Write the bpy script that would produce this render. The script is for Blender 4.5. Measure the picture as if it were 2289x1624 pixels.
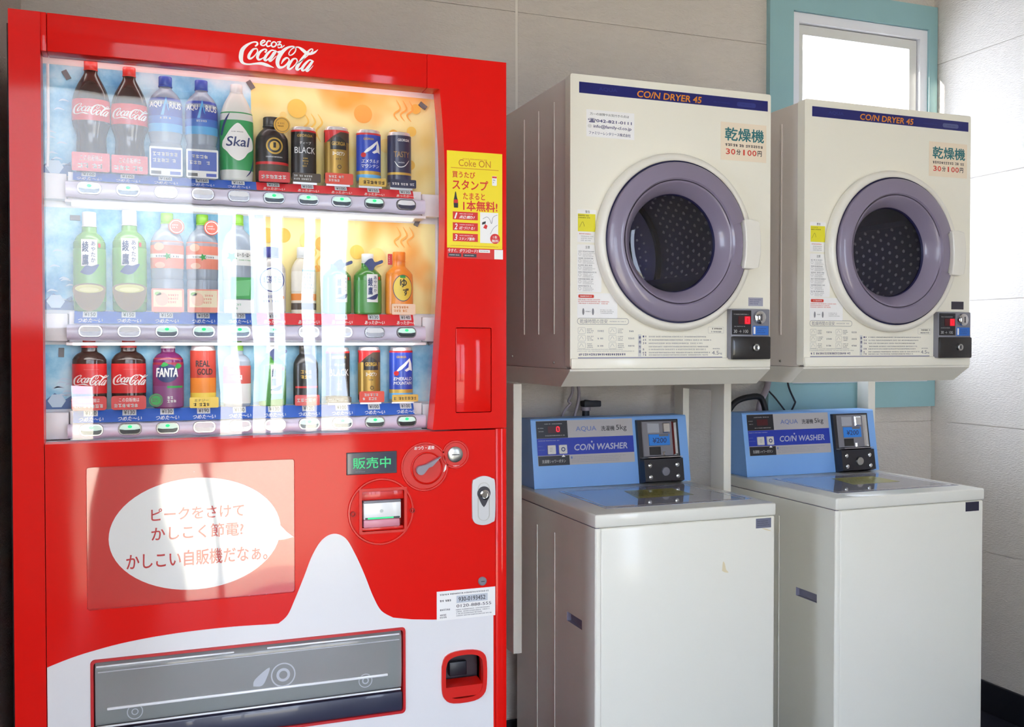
import bpy, bmesh, math, random
from mathutils import Vector, Matrix
from mathutils.geometry import tessellate_polygon

for o in list(bpy.data.objects):
    bpy.data.objects.remove(o)
SC = bpy.context.scene
COL = SC.collection
random.seed(7)

# ------------------------------------------------------------------ camera, sky, light, exposure
cam_data = bpy.data.cameras.new('camera')
cam = bpy.data.objects.new('camera', cam_data)
COL.objects.link(cam)
cam_data.sensor_fit = 'HORIZONTAL'
cam_data.sensor_width = 36.0
cam_data.lens = 2178.6 / 2289 * 36.0
cam_data.clip_start = 0.02
YAW, PITCH, ROLL = .3637, -.0193, -.0003
fw = Vector((math.sin(YAW) * math.cos(PITCH), math.cos(YAW) * math.cos(PITCH), math.sin(PITCH)))
ri = Vector((math.cos(YAW), -math.sin(YAW), 0))
up = ri.cross(fw)
ri2 = ri * math.cos(ROLL) + up * math.sin(ROLL)
up2 = up * math.cos(ROLL) - ri * math.sin(ROLL)
M = Matrix((ri2, up2, -fw)).transposed().to_4x4()
M.translation = Vector((.2443, -2.1941, 1.1567))
cam.matrix_world = M
SC.camera = cam

w = bpy.data.worlds.new('daylight')
SC.world = w
w.use_nodes = True
bg = w.node_tree.nodes['Background']
SKY_STRENGTH = 11.8
bg.inputs[0].default_value = (.72, .84, 1.04, 1)
bg.inputs[1].default_value = SKY_STRENGTH

vs = SC.view_settings
vs.view_transform = 'Standard'
vs.look = 'None'
vs.gamma = 1
vs.use_curve_mapping = False
vs.exposure = 0.2
SC.cycles.use_denoising = True
SC.cycles.max_bounces = 10
SC.cycles.diffuse_bounces = 5
SC.cycles.transparent_max_bounces = 24
SC.cycles.caustics_reflective = False
SC.cycles.caustics_refractive = False
SC.cycles.sample_clamp_indirect = 6

FZ = -.185          # floor level
YB = .78            # back wall
XR = 3.129          # right wall
YF = -3.2           # shop front wall


def area(name, loc, rot, sx, sy, power, color=(1, 1, 1), portal=False):
    d = bpy.data.lights.new(name, 'AREA')
    d.shape = 'RECTANGLE'
    d.size, d.size_y = sx, sy
    d.energy = power
    d.color = color
    if portal:
        d.cycles.is_portal = True
    o = bpy.data.objects.new(name, d)
    COL.objects.link(o)
    o.location = loc
    o.rotation_euler = rot
    return o


# openings of the shop front (x0, x1, z0, z1) and of the left wall (y0, y1, z0, z1)
DOOR_OPEN = (.60, 1.38, FZ, 1.92)
DOOR_LOW = (.36, .60, FZ, .66)
WIN_LEFT = (-.75, .55, 1.20, 2.5)
WIN_RIGHT_FILL = (2.3, 2.68, .25, 2.1)  # added opening, lights the machine fronts but not their left sides
WIN_SIDE = (-.09, .0, FZ, .95)
WIN_WEST = (-1.75, -1.0, .5, 1.95)
# low winter sun from behind the building
sun_d = bpy.data.lights.new('sun', 'SUN')
sun_d.energy = 45
sun_d.angle = .012
sun_d.color = (1, .93, .8)
sun_o = bpy.data.objects.new('sun', sun_d)
COL.objects.link(sun_o)
sun_o.rotation_euler = Vector((1, -.25, -.3)).to_track_quat('-Z', 'Y').to_euler()
# lamps inside the drink display (tube behind the header)
area('display_tube_light', (.48, .05, 1.79), (0, 0, 0), .8, .05, .6, (1, .98, .95))
for _z in (1.452, 1.158):
    area('display_shelf_light', (.48, .03, _z), (math.radians(18), 0, 0), .74, .02, .4, (1, .98, .96))


# ------------------------------------------------------------------ materials
def lin(c):
    if isinstance(c, str):
        c = c.lstrip('#')
        c = [int(c[i:i + 2], 16) / 255 for i in (0, 2, 4)]
    return [x / 12.92 if x <= .04045 else ((x + .055) / 1.055) ** 2.4 for x in c]


def setin(n, key, v):
    s = n.inputs.get(key)
    if s is not None:
        s.default_value = v


MATS = {}


def mat(name, color='ffffff', rough=.5, metal=0, coat=0, spec=.5, emit=None, estr=0, bump=0, bscale=60, wave=0, alpha=1, var=0, vscale=8, stretch=None, coatr=.03):
    if name in MATS:
        return MATS[name]
    m = bpy.data.materials.new(name)
    MATS[name] = m
    m.use_nodes = True
    nt = m.node_tree
    b = nt.nodes['Principled BSDF']
    c = lin(color) + [1]
    b.inputs['Base Color'].default_value = c
    setin(b, 'Roughness', rough)
    setin(b, 'Metallic', metal)
    setin(b, 'Coat Weight', coat)
    setin(b, 'Coat Roughness', coatr)
    setin(b, 'Specular IOR Level', spec)
    setin(b, 'Alpha', alpha)
    if emit:
        setin(b, 'Emission Color', lin(emit) + [1])
        setin(b, 'Emission Strength', estr)
    tc = None
    if bump or var or wave:
        tc = nt.nodes.new('ShaderNodeTexCoord')
        mp = nt.nodes.new('ShaderNodeMapping')
        if stretch:
            mp.inputs['Scale'].default_value = stretch
        nt.links.new(tc.outputs['Object'], mp.inputs[0])
    if var:
        n = nt.nodes.new('ShaderNodeTexNoise')
        n.inputs['Scale'].default_value = vscale
        n.inputs['Detail'].default_value = 4
        nt.links.new(mp.outputs[0], n.inputs['Vector'])
        mx = nt.nodes.new('ShaderNodeMix')
        mx.data_type = 'RGBA'
        mx.inputs[6].default_value = [x * (1 - var) for x in c[:3]] + [1]
        mx.inputs[7].default_value = [min(1, x * (1 + var)) for x in c[:3]] + [1]
        nt.links.new(n.outputs[0], mx.inputs[0])
        nt.links.new(mx.outputs[2], b.inputs['Base Color'])
    if bump:
        n2 = nt.nodes.new('ShaderNodeTexNoise')
        n2.inputs['Scale'].default_value = bscale
        n2.inputs['Detail'].default_value = 5
        nt.links.new(mp.outputs[0], n2.inputs['Vector'])
        bp = nt.nodes.new('ShaderNodeBump')
        bp.inputs['Strength'].default_value = bump
        bp.inputs['Distance'].default_value = .01
        nt.links.new(n2.outputs[0], bp.inputs['Height'])
        nt.links.new(bp.outputs[0], b.inputs['Normal'])
    if wave:
        n3 = nt.nodes.new('ShaderNodeTexNoise')
        n3.inputs['Scale'].default_value = 4.5
        n3.inputs['Detail'].default_value = 1.5
        nt.links.new(mp.outputs[0], n3.inputs['Vector'])
        bp = nt.nodes.new('ShaderNodeBump')
        bp.inputs['Strength'].default_value = 1
        bp.inputs['Distance'].default_value = wave
        nt.links.new(n3.outputs[0], bp.inputs['Height'])
        if bump:
            nt.links.new(nt.nodes['Bump'].outputs[0], bp.inputs['Normal'])
        nt.links.new(bp.outputs[0], b.inputs['Normal'])
        if coat:
            nt.links.new(bp.outputs[0], b.inputs['Coat Normal'])
    return m


def glass_mat(name, ior=1.5, tint='ffffff', rough=0.0, wave=0, haze=0, gain=1.0):
    """thin pane: clear with a Fresnel reflection, optionally a little wavy"""
    m = bpy.data.materials.new(name)
    MATS[name] = m
    m.use_nodes = True
    nt = m.node_tree
    nt.nodes.remove(nt.nodes['Principled BSDF'])
    out = nt.nodes['Material Output']
    tr = nt.nodes.new('ShaderNodeBsdfTransparent')
    tr.inputs[0].default_value = lin(tint) + [1]
    gl = nt.nodes.new('ShaderNodeBsdfGlossy')
    gl.inputs['Roughness'].default_value = rough
    gl.inputs['Color'].default_value = (1, 1, 1, 1)
    fr = nt.nodes.new('ShaderNodeLayerWeight')      # Schlick: same from either side of the pane
    fr.inputs['Blend'].default_value = .5
    f0 = ((ior - 1) / (ior + 1)) ** 2
    p5 = nt.nodes.new('ShaderNodeMath')
    p5.operation = 'POWER'
    p5.inputs[1].default_value = 5
    sc = nt.nodes.new('ShaderNodeMath')
    sc.operation = 'MULTIPLY_ADD'
    sc.inputs[1].default_value = 1 - f0
    sc.inputs[2].default_value = f0
    nt.links.new(fr.outputs['Facing'], p5.inputs[0])
    nt.links.new(p5.outputs[0], sc.inputs[0])
    fr = sc
    if wave:
        tc = nt.nodes.new('ShaderNodeTexCoord')
        mp = nt.nodes.new('ShaderNodeMapping')
        mp.inputs['Scale'].default_value = (1.4, 1, .8)
        n = nt.nodes.new('ShaderNodeTexNoise')
        n.inputs['Scale'].default_value = 3.2
        n.inputs['Detail'].default_value = 1
        bp = nt.nodes.new('ShaderNodeBump')
        bp.inputs['Strength'].default_value = 1
        bp.inputs['Distance'].default_value = wave
        nt.links.new(tc.outputs['Object'], mp.inputs[0])
        nt.links.new(mp.outputs[0], n.inputs['Vector'])
        nt.links.new(n.outputs[0], bp.inputs['Height'])
        nt.links.new(bp.outputs[0], gl.inputs['Normal'])
    mx = nt.nodes.new('ShaderNodeMixShader')
    mg = nt.nodes.new('ShaderNodeMath')
    mg.operation = 'MULTIPLY'
    mg.inputs[1].default_value = gain
    nt.links.new(fr.outputs[0], mg.inputs[0])
    nt.links.new(mg.outputs[0], mx.inputs[0])
    nt.links.new(tr.outputs[0], mx.inputs[1])
    nt.links.new(gl.outputs[0], mx.inputs[2])
    nt.links.new(mx.outputs[0], out.inputs[0])
    return m


def clear_plastic(name, color, clear=.4, rough=.12):
    """coloured see-through plastic: part of the light passes straight through"""
    m = mat(name, color, rough, coat=.3)
    nt = m.node_tree
    b = nt.nodes['Principled BSDF']
    tr = nt.nodes.new('ShaderNodeBsdfTransparent')
    tr.inputs[0].default_value = [x ** .5 for x in lin(color)] + [1]
    mx = nt.nodes.new('ShaderNodeMixShader')
    mx.inputs[0].default_value = clear
    nt.links.new(b.outputs[0], mx.inputs[1])
    nt.links.new(tr.outputs[0], mx.inputs[2])
    nt.links.new(mx.outputs[0], nt.nodes['Material Output'].inputs[0])
    return m


# ------------------------------------------------------------------ mesh building
def poly_tris(outer, holes=()):
    loops = [[Vector((p[0], p[1], 0)) for p in l] for l in [outer] + list(holes)]
    pts = [p for l in loops for p in l]
    return pts, tessellate_polygon(loops)


def rrect(x0, y0, x1, y1, r, n=5):
    out = []
    for cx, cy, a in ((x1 - r, y1 - r, 0), (x0 + r, y1 - r, 90), (x0 + r, y0 + r, 180), (x1 - r, y0 + r, 270)):
        for i in range(n + 1):
            t = math.radians(a + 90 * i / n)
            out.append((cx + r * math.cos(t), cy + r * math.sin(t)))
    return out


def ell(cx, cy, rx, ry, n=40):
    return [(cx + rx * math.cos(2 * math.pi * i / n), cy + ry * math.sin(2 * math.pi * i / n)) for i in range(n)]


def smooth_line(pts, sub=6):
    """Catmull-Rom through points of any dimension"""
    out = []
    n = len(pts)
    for i in range(n - 1):
        p0, p1, p2, p3 = pts[max(i - 1, 0)], pts[i], pts[i + 1], pts[min(i + 2, n - 1)]
        for k in range(sub):
            t = k / sub
            out.append(tuple(.5 * (2 * b + (c - a) * t + (2 * a - 5 * b + 4 * c - d) * t * t + (3 * b - a - 3 * c + d) * t ** 3) for a, b, c, d in zip(p0, p1, p2, p3)))
    out.append(tuple(pts[-1]))
    return out


class MB:
    def __init__(self):
        self.v, self.f, self.fm, self.ms = [], [], [], []

    def slot(self, m):
        if m not in self.ms:
            self.ms.append(m)
        return self.ms.index(m)

    def add(self, verts, faces, m):
        b = len(self.v)
        s = self.slot(m)
        self.v.extend([tuple(p) for p in verts])
        for f in faces:
            self.f.append([b + i for i in f])
            self.fm.append(s)
        return self

    def box(self, x0, x1, y0, y1, z0, z1, m, bev=0, seg=2):
        bm = bmesh.new()
        bmesh.ops.create_cube(bm, size=1)
        for v in bm.verts:
            v.co = Vector(((x0 + x1) / 2 + v.co.x * (x1 - x0), (y0 + y1) / 2 + v.co.y * (y1 - y0), (z0 + z1) / 2 + v.co.z * (z1 - z0)))
        if bev:
            bmesh.ops.bevel(bm, geom=list(bm.edges), offset=bev, segments=seg, profile=.5, affect='EDGES')
        bm.verts.index_update()
        self.add([v.co for v in bm.verts], [[v.index for v in f.verts] for f in bm.faces], m)
        bm.free()
        return self

    def hexa(self, pts, m):
        """8 corners: bottom 4 then top 4, both counter-clockwise from above"""
        return self.add(pts, [(3, 2, 1, 0), (4, 5, 6, 7), (0, 1, 5, 4), (1, 2, 6, 5), (2, 3, 7, 6), (3, 0, 4, 7)], m)

    def plate(self, outer, holes, d0, d1, m, axis='Y', back=True, side_m=None):
        """polygon with holes standing across an axis, from depth d0 (front) to d1"""
        pts, tris = poly_tris(outer, holes)

        def P(p, d):
            if axis == 'Y':
                return (p[0], d, p[1])
            if axis == 'X':
                return (d, p[0], p[1])
            return (p[0], p[1], d)
        n = len(pts)
        self.add([P(p, d0) for p in pts], [t for t in tris], m)
        if back:
            self.add([P(p, d1) for p in pts], [t[::-1] for t in tris], m)
        b = 0
        for l in [outer] + list(holes):
            k = len(l)
            vs_ = [P(p, d0) for p in l] + [P(p, d1) for p in l]
            self.add(vs_, [(i, (i + 1) % k, k + (i + 1) % k, k + i) for i in range(k)], side_m or m)
        return self

    def lathe(self, prof, c, m, axis='Z', seg=40, ys=1.0, ms=None, xs=1.0):
        """profile [(r, h)] turned about an axis through c; ms gives a material for each band"""
        n = len(prof)
        V = []
        for r, h in prof:
            for k in range(seg):
                a = 2 * math.pi * k / seg
                x, y = r * math.cos(a) * xs, r * math.sin(a) * ys
                V.append((c[0] + x, c[1] + y, c[2] + h) if axis == 'Z' else (c[0] + x, c[1] + h, c[2] + y) if axis == 'Y' else (c[0] + h, c[1] + x, c[2] + y))
        for i in range(n - 1):
            F = [(i * seg + k, i * seg + (k + 1) % seg, (i + 1) * seg + (k + 1) % seg, (i + 1) * seg + k) for k in range(seg)]
            used = V[i * seg:(i + 2) * seg]
            self.add(used, [[j - i * seg for j in f] for f in F], ms[i] if ms else m)
        if prof[0][0] > 1e-5:
            self.add(V[:seg], [list(range(seg))[::-1]], ms[0] if ms else m)
        if prof[-1][0] > 1e-5:
            self.add(V[-seg:], [list(range(seg))], ms[-1] if ms else m)
        return self

    def ringlathe(self, prof, c, m, axis='Y', seg=64, ms=None):
        """closed profile ring (no caps)"""
        n = len(prof)
        for i in range(n):
            (r0, h0), (r1, h1) = prof[i], prof[(i + 1) % n]
            V = []
            for r, h in ((r0, h0), (r1, h1)):
                for k in range(seg):
                    a = 2 * math.pi * k / seg
                    x, y = r * math.cos(a), r * math.sin(a)
                    V.append((c[0] + x, c[1] + h, c[2] + y) if axis == 'Y' else (c[0] + x, c[1] + y, c[2] + h))
            self.add(V, [(k, (k + 1) % seg, seg + (k + 1) % seg, seg + k) for k in range(seg)], ms[i] if ms else m)
        return self

    def tube(self, pts, r, m, seg=8, sub=5):
        pts = [Vector(p) for p in smooth_line(pts, sub)]
        V = []
        for i, p in enumerate(pts):
            t = (pts[min(i + 1, len(pts) - 1)] - pts[max(i - 1, 0)]).normalized()
            a = t.cross(Vector((.3, 1, .2))).normalized()
            b = t.cross(a)
            for k in range(seg):
                g = 2 * math.pi * k / seg
                V.append(p + a * r * math.cos(g) + b * r * math.sin(g))
        F = [(i * seg + k, i * seg + (k + 1) % seg, (i + 1) * seg + (k + 1) % seg, (i + 1) * seg + k) for i in range(len(pts) - 1) for k in range(seg)]
        F.append(list(range(seg))[::-1])
        F.append([(len(pts) - 1) * seg + k for k in range(seg)])
        self.add(V, F, m)
        return self

    def build(self, name, parent=None, origin=None, smooth=32):
        me = bpy.data.meshes.new(name)
        if origin is None:
            origin = parent['org'] if parent is not None else (0, 0, 0)
        org = Vector(origin)
        me.from_pydata([Vector(p) - org for p in self.v], [], self.f)
        for m in self.ms:
            me.materials.append(m)
        me.polygons.foreach_set('material_index', self.fm)
        bm = bmesh.new()
        bm.from_mesh(me)
        bmesh.ops.remove_doubles(bm, verts=bm.verts, dist=2e-5)
        bmesh.ops.recalc_face_normals(bm, faces=bm.faces)
        if smooth:
            ca = math.radians(smooth)
            for f in bm.faces:
                f.smooth = True
            for e in bm.edges:
                e.smooth = len(e.link_faces) == 2 and e.calc_face_angle(3.0) < ca
        bm.to_mesh(me)
        bm.free()
        ob = bpy.data.objects.new(name, me)
        COL.objects.link(ob)
        if parent is not None:
            ob.parent = parent
            ob['org'] = [org.x, org.y, org.z]
        else:
            ob.location = org
            ob['org'] = [org.x, org.y, org.z]
        return ob


_fc = bpy.data.curves.new('lettering_source', 'FONT')
_fo = bpy.data.objects.new('lettering_source', _fc)
COL.objects.link(_fo)
_tc = {}


def glyphs(s, bold=0.0, shear=0.0):
    """outline text as a flat triangulated mesh: verts normalised to a 0..1 box"""
    k = (s, bold, shear)
    if k not in _tc:
        _fc.body = s
        _fc.offset = bold
        _fc.shear = shear
        _fc.resolution_u = 3
        bpy.context.view_layer.update()
        ev = _fo.evaluated_get(bpy.context.evaluated_depsgraph_get())
        me = ev.to_mesh()
        V = [(v.co.x, v.co.y) for v in me.vertices]
        F = [list(p.vertices) for p in me.polygons]
        ev.to_mesh_clear()
        xs, ys = [v[0] for v in V], [v[1] for v in V]
        x0, y0, dx, dy = min(xs), min(ys), max(xs) - min(xs), max(ys) - min(ys)
        _tc[k] = ([((x - x0) / dx, (y - y0) / dy) for x, y in V], F, dx / dy)
    return _tc[k]


class Sheet:
    """flat (or wrapped) print laid on a surface: every layer sits a hair above the last"""

    def __init__(self, mb, o=(0, 0, 0), u=(1, 0, 0), v=(0, 0, 1), n=(0, -1, 0), wrap=None, lay=.0002):
        self.mb, self.o, self.u, self.v, self.n = mb, Vector(o), Vector(u), Vector(v), Vector(n)
        self.k, self.wrap, self.lay = 1, wrap, lay

    def P(self, x, y, up):
        if self.wrap:
            return self.wrap(x, y, up)
        return self.o + self.u * x + self.v * y + self.n * up

    def put(self, V, F, m):
        if self.wrap:       # keep the print on a curved surface: split long triangles
            T = [[V[f[0]], V[f[i]], V[f[i + 1]]] for f in F for i in range(1, len(f) - 1)]
            out = []
            while T:
                t = T.pop()
                L = [math.dist(t[i], t[(i + 1) % 3]) for i in range(3)]
                i = L.index(max(L))
                if L[i] < .0065:
                    out.append(t)
                    continue
                a, b, c = t[i], t[(i + 1) % 3], t[(i + 2) % 3]
                h = ((a[0] + b[0]) / 2, (a[1] + b[1]) / 2)
                T += [[a, h, c], [h, b, c]]
            V = [p for t in out for p in t]
            F = [(3 * i, 3 * i + 1, 3 * i + 2) for i in range(len(out))]
        self.mb.add([self.P(x, y, self.k * self.lay) for x, y in V], F, m)

    def next(self):
        self.k += 1

    def poly(self, pts, m, holes=()):
        p, t = poly_tris(pts, holes)
        self.put([(a.x, a.y) for a in p], [list(x) for x in t], m)

    def rect(self, x0, y0, x1, y1, m, r=0):
        if self.wrap:
            n = 12
            V = [(x0 + (x1 - x0) * i / n, y) for y in (y0, y1) for i in range(n + 1)]
            self.put(V, [(i, i + 1, n + 2 + i, n + 1 + i) for i in range(n)], m)
        elif r:
            self.poly(rrect(x0, y0, x1, y1, r), m)
        else:
            self.put([(x0, y0), (x1, y0), (x1, y1), (x0, y1)], [(0, 1, 2, 3)], m)

    def frame(self, x0, y0, x1, y1, t, m, r=.002):
        self.poly(rrect(x0, y0, x1, y1, r), m, [rrect(x0 + t, y0 + t, x1 - t, y1 - t, max(r - t, .0003))])

    def ellipse(self, cx, cy, rx, ry, m, n=40):
        self.poly(ell(cx, cy, rx, ry, n), m)

    def ring(self, cx, cy, r, t, m, n=36):
        self.poly(ell(cx, cy, r, r, n), m, [ell(cx, cy, r - t, r - t, n)])

    def text(self, s, x0, y0, x1, y1, m, bold=0.0, shear=0.0):
        V, F, _ = glyphs(s, 0, shear)
        q = bold * (y1 - y0) * 1.1
        k0 = self.k
        for ox, oy in (((-q, 0), (q, 0), (0, q), (0, -q)) if bold else ((0, 0),)):
            self.put([(x0 + q + (x1 - x0 - 2 * q) * x + ox, y0 + q + (y1 - y0 - 2 * q) * y + oy) for x, y in V], F, m)
            self.k += .2
        self.k = k0

    def line(self, pts, m, sub=6):
        """brush stroke: (x, y, width) points"""
        q = smooth_line(pts, sub)
        V, F = [], []
        for i, (x, y, w_) in enumerate(q):
            a, b = q[max(i - 1, 0)], q[min(i + 1, len(q) - 1)]
            dx, dy = b[0] - a[0], b[1] - a[1]
            l = math.hypot(dx, dy) or 1
            nx, ny = -dy / l * w_ / 2, dx / l * w_ / 2
            V += [(x + nx, y + ny), (x - nx, y - ny)]
        F = [(2 * i, 2 * i + 1, 2 * i + 3, 2 * i + 2) for i in range(len(q) - 1)]
        self.put(V, F, m)

    def greek(self, x0, y0, x1, y1, rows, m, fill=.55, gap=.2):
        """blurred small print: rows of short dashes"""
        h = (y1 - y0) / rows
        for r in range(rows):
            x = x0
            end = x1 - random.random() * .3 * (x1 - x0) if rows > 1 else x1
            b = y1 - (r + 1) * h + h * (1 - fill) / 2
            c = h * fill                    # one blurred character: a few short strokes in a cell
            t = c * .2
            while x + c * .9 < end:
                k = random.random()
                q = []
                if k < .12:
                    x += c * .6
                    continue
                q.append((x, b + c * random.uniform(.55, .8), x + c * .85, None))
                q.append((x + c * random.uniform(0, .2), b + c * random.uniform(0, .25), x + c * .85, None))
                vx = x + c * random.uniform(.1, .65)
                q.append((vx, b, vx + t, b + c))
                if k > .5:
                    vx = x + c * random.uniform(.5, .7)
                    q.append((vx, b, vx + t, b + c * .7))
                for xa, ya, xb, yb in q:
                    yb = yb if yb is not None else ya + t
                    self.put([(xa, ya), (xb, ya), (xb, yb), (xa, yb)], [(0, 1, 2, 3)], m)
                x += c * (.95 + gap * .6)

    def script(self, strokes, cx, cy, s, m, sx=None):
        sx = sx or s
        for st in strokes:
            self.k += .12
            self.line([(cx + a * 1e-4 * sx, cy + b * 1e-4 * s, w_ * 1e-4 * (s + sx) / 2) for a, b, w_ in st], m, 4)


def thing(name, loc, label, cat, group=None, kind=None):
    o = bpy.data.objects.new(name, None)
    COL.objects.link(o)
    o.location = loc
    o.empty_display_size = .05
    o['org'] = list(loc)
    if label:
        o['label'] = label
    if cat:
        o['category'] = cat
    if group:
        o['group'] = group
    if kind:
        o['kind'] = kind
    return o


def tag(o, label=None, cat=None, group=None, kind=None):
    for k, v in (('label', label), ('category', cat), ('group', group), ('kind', kind)):
        if v:
            o[k] = v
    return o


# brush strokes of the script lettering on the header: (x, z, width) in tenths of a millimetre
SCRIPT = [[(-490,158,26),(-442,204,40),(-451,249,34),(-538,241,30),(-659,167,53),(-755,55,82),(-787,-81,92),(-778,-186,75),(-722,-238,46),(-618,-244,35),(-488,-217,40),(-357,-201,64),(-252,-220,68),(-182,-237,45),(-90,-263,11)],[(-451,114,27),(-530,88,40),(-608,-27,59),(-622,-104,58),(-574,-112,40),(-496,-42,23),(-436,53,27),(-451,114,27)],[(-277,43,40),(-244,107,32),(-303,112,32),(-391,40,51),(-439,-63,62),(-409,-122,46),(-322,-77,20),(-242,11,10)],[(-57,102,27),(-137,110,32),(-234,12,53),(-287,-91,59),(-261,-124,41),(-181,-54,19),(-93,81,20)],[(-38,113,48),(-111,-2,59),(-182,-107,61),(-151,-124,32),(-85,-62,18),(-38,-3,11)],[(-13,78,44),(65,104,44)],[(69,-167,9),(119,-76,44),(190,-20,37),(241,-59,27),(198,-149,36),(109,-230,40),(20,-239,66),(-14,-144,82),(22,-15,88),(111,120,73),(218,208,47),(325,242,33),(385,208,25),(369,130,26),(306,60,25),(251,43,23),(235,84,24),(280,165,20),(351,218,24),(441,238,32),(531,192,69),(620,129,74),(711,123,54),(801,166,42),(876,236,6)],[(395,-16,28),(324,-37,41),(243,-154,59),(216,-242,59),(260,-258,42),(350,-179,23),(415,-78,27),(395,-16,28)],[(413,-127,13),(530,-34,18),(665,98,20),(756,198,26),(738,232,25),(675,189,36),(548,22,60),(448,-133,68),(403,-228,68),(432,-259,42),(520,-189,12)],[(755,-29,27),(683,-20,33),(583,-119,53),(520,-225,60),(547,-266,41),(628,-196,20),(719,-60,20)],[(764,-21,47),(691,-135,60),(619,-242,65),(648,-265,34),(718,-196,16),(766,-130,9)]]
SCRIPT_SMALL = [[(-364,226,31),(-276,289,27),(-315,308,30),(-363,261,34),(-364,208,34),(-307,193,30),(-254,237,23)],[(-153,302,30),(-210,302,30),(-246,238,34),(-224,185,33),(-149,213,23)],[(-83,305,28),(-140,254,32),(-123,189,32),(-66,204,30),(-34,266,31),(-83,305,28)],[(-17,299,23),(63,317,24),(-17,227,19),(58,258,29),(76,211,27),(14,177,23),(1,207,20)],[(140,247,21),(71,177,13)]]

# ------------------------------------------------------------------ the setting
siding = mat('stucco_siding', 'cbc3ba', .85, bump=.45, bscale=110, var=.05, vscale=30, stretch=(.7, .7, 2.2))
seal = mat('sealant', 'dcd6cc', .7)
groove = mat('groove_shadow_board', '8d8378', .9)
teal = mat('teal_paint', '8cb2b6', .5, var=.03)
white_frame = mat('white_window_frame', 'dfe0e6', .4)
white_paint = mat('white_paint', 'efeeea', .5)
ground_m = mat('tan_paving', 'd6c7a8', .9, var=.1, vscale=3)
pane_m = glass_mat('window_glass', 1.45)

BANDS = [FZ, .40, .86, 1.32, 1.774, 2.236, 2.75]
mb = MB()
for a, b in zip(BANDS[:-1], BANDS[1:]):
    a2, b2 = a + .0015, b - .0015
    zones = [(-1.7, 1.3885), (1.3975, 2.40), (3.10, 3.129)]
    for x0, x1 in zones:
        mb.box(x0, x1, YB, YB + .02, a2, b2, siding)
    for lo, hi in ((a2, min(b2, .95)), (max(a2, 2.40), b2)):
        if hi > lo:
            mb.box(2.40, 3.10, YB, YB + .02, lo, hi, siding)
mb.box(1.3885, 1.3975, YB + .001, YB + .02, FZ, 2.75, seal)
mb.plate([(-1.7, FZ), (3.129, FZ), (3.129, 2.75), (-1.7, 2.75)], [[(2.44, .98), (3.10, .98), (3.10, 2.38), (2.44, 2.38)]], YB + .004, YB + .12, siding)
tag(mb.build('wall_back', smooth=0), 'textured beige siding wall behind the machines', kind='structure')

mb = MB()
for a, b in zip(BANDS[:-1], BANDS[1:]):
    mb.box(XR, XR + .02, YF, YB + .02, a + .0015, b - .0015, siding)
mb.box(XR + .004, XR + .12, YF, YB + .12, FZ, 2.75, siding)
tag(mb.build('wall_right', smooth=0), 'textured pale siding wall beside the right washer', kind='structure')

mb = MB()
mb.box(-1.7, -.055, -.25, YB, FZ, 2.75, siding)
y0, y1, z0, z1 = WIN_WEST
mb.plate([(YF, FZ), (-.25, FZ), (-.25, 2.75), (YF, 2.75)], [[(y0, z0), (y1, z0), (y1, z1), (y0, z1)]], -1.8, -1.7, siding, axis='X')
tag(mb.build('wall_left', smooth=0), 'siding wall return left of the vending machine', kind='structure')

mb = MB()
x0, x1, z0, z1 = DOOR_OPEN
zl = z0 + .002
L = [(DOOR_LOW[0], zl), (x1, zl), (x1, z1), (x0, z1), (x0, DOOR_LOW[3]), (DOOR_LOW[0], DOOR_LOW[3])]
mb.plate([(-1.8, FZ), (3.25, FZ), (3.25, 2.75), (-1.8, 2.75)],
         [L] + [[(a, c), (b, c), (b, d), (a, d)] for a, b, c, d in (WIN_LEFT, WIN_RIGHT_FILL, (WIN_SIDE[0], WIN_SIDE[1], zl, WIN_SIDE[3]))],
         YF - .1, YF, mat('front_wall_paint', 'a59d94', .8))
tag(mb.build('wall_front', smooth=0), 'shop front wall with a doorway and two windows', kind='structure')
mb = MB()
for x, w_ in ((.60, .04), (.74, .07), (.90, .025), (.99, .10), (1.16, .03), (1.345, .035)):
    mb.box(x, x + w_, YF - .07, YF - .03, FZ if w_ == .04 or w_ == .035 else .66, z1, white_paint, .004)
mb.box(x0, x1, YF - .07, YF - .03, z1 - .04, z1, white_paint, .004)
mb.box(x0, x1, YF - .07, YF - .03, .62, .66, white_paint, .004)
tag(mb.build('door_1', smooth=0), 'white framed glazed shop door', kind='structure')
mb = MB()
x0, x1, z0, z1 = WIN_LEFT
for a in (x0, x1 - .04):
    mb.box(a, a + .04, YF - .07, YF - .03, z0, z1, white_paint, .004)
for a in (z0, z1 - .04):
    mb.box(x0, x1, YF - .07, YF - .03, a, a + .04, white_paint, .004)
frosted = bpy.data.materials.new('frosted_glass')
frosted.use_nodes = True
nt = frosted.node_tree
nt.nodes.remove(nt.nodes['Principled BSDF'])
tl = nt.nodes.new('ShaderNodeBsdfTranslucent')
tl.inputs[0].default_value = (.75, .76, .78, 1)
tr = nt.nodes.new('ShaderNodeBsdfTransparent')
mx = nt.nodes.new('ShaderNodeMixShader')
mx.inputs[0].default_value = .8
nt.links.new(tr.outputs[0], mx.inputs[1])
nt.links.new(tl.outputs[0], mx.inputs[2])
nt.links.new(mx.outputs[0], nt.nodes['Material Output'].inputs[0])
mb.box(x0 + .02, x1 - .02, YF - .052, YF - .048, z0 + .02, z1 - .02, frosted)
tag(mb.build('window_2', smooth=0), 'white framed frosted shop window', kind='structure')
mb = MB()
x0, x1, z0, z1 = WIN_RIGHT_FILL
for a in (x0, x1 - .04):
    mb.box(a, a + .04, YF - .07, YF - .03, z0, z1, white_paint, .004)
for a in (z0, z1 - .04):
    mb.box(x0, x1, YF - .07, YF - .03, a, a + .04, white_paint, .004)
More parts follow.
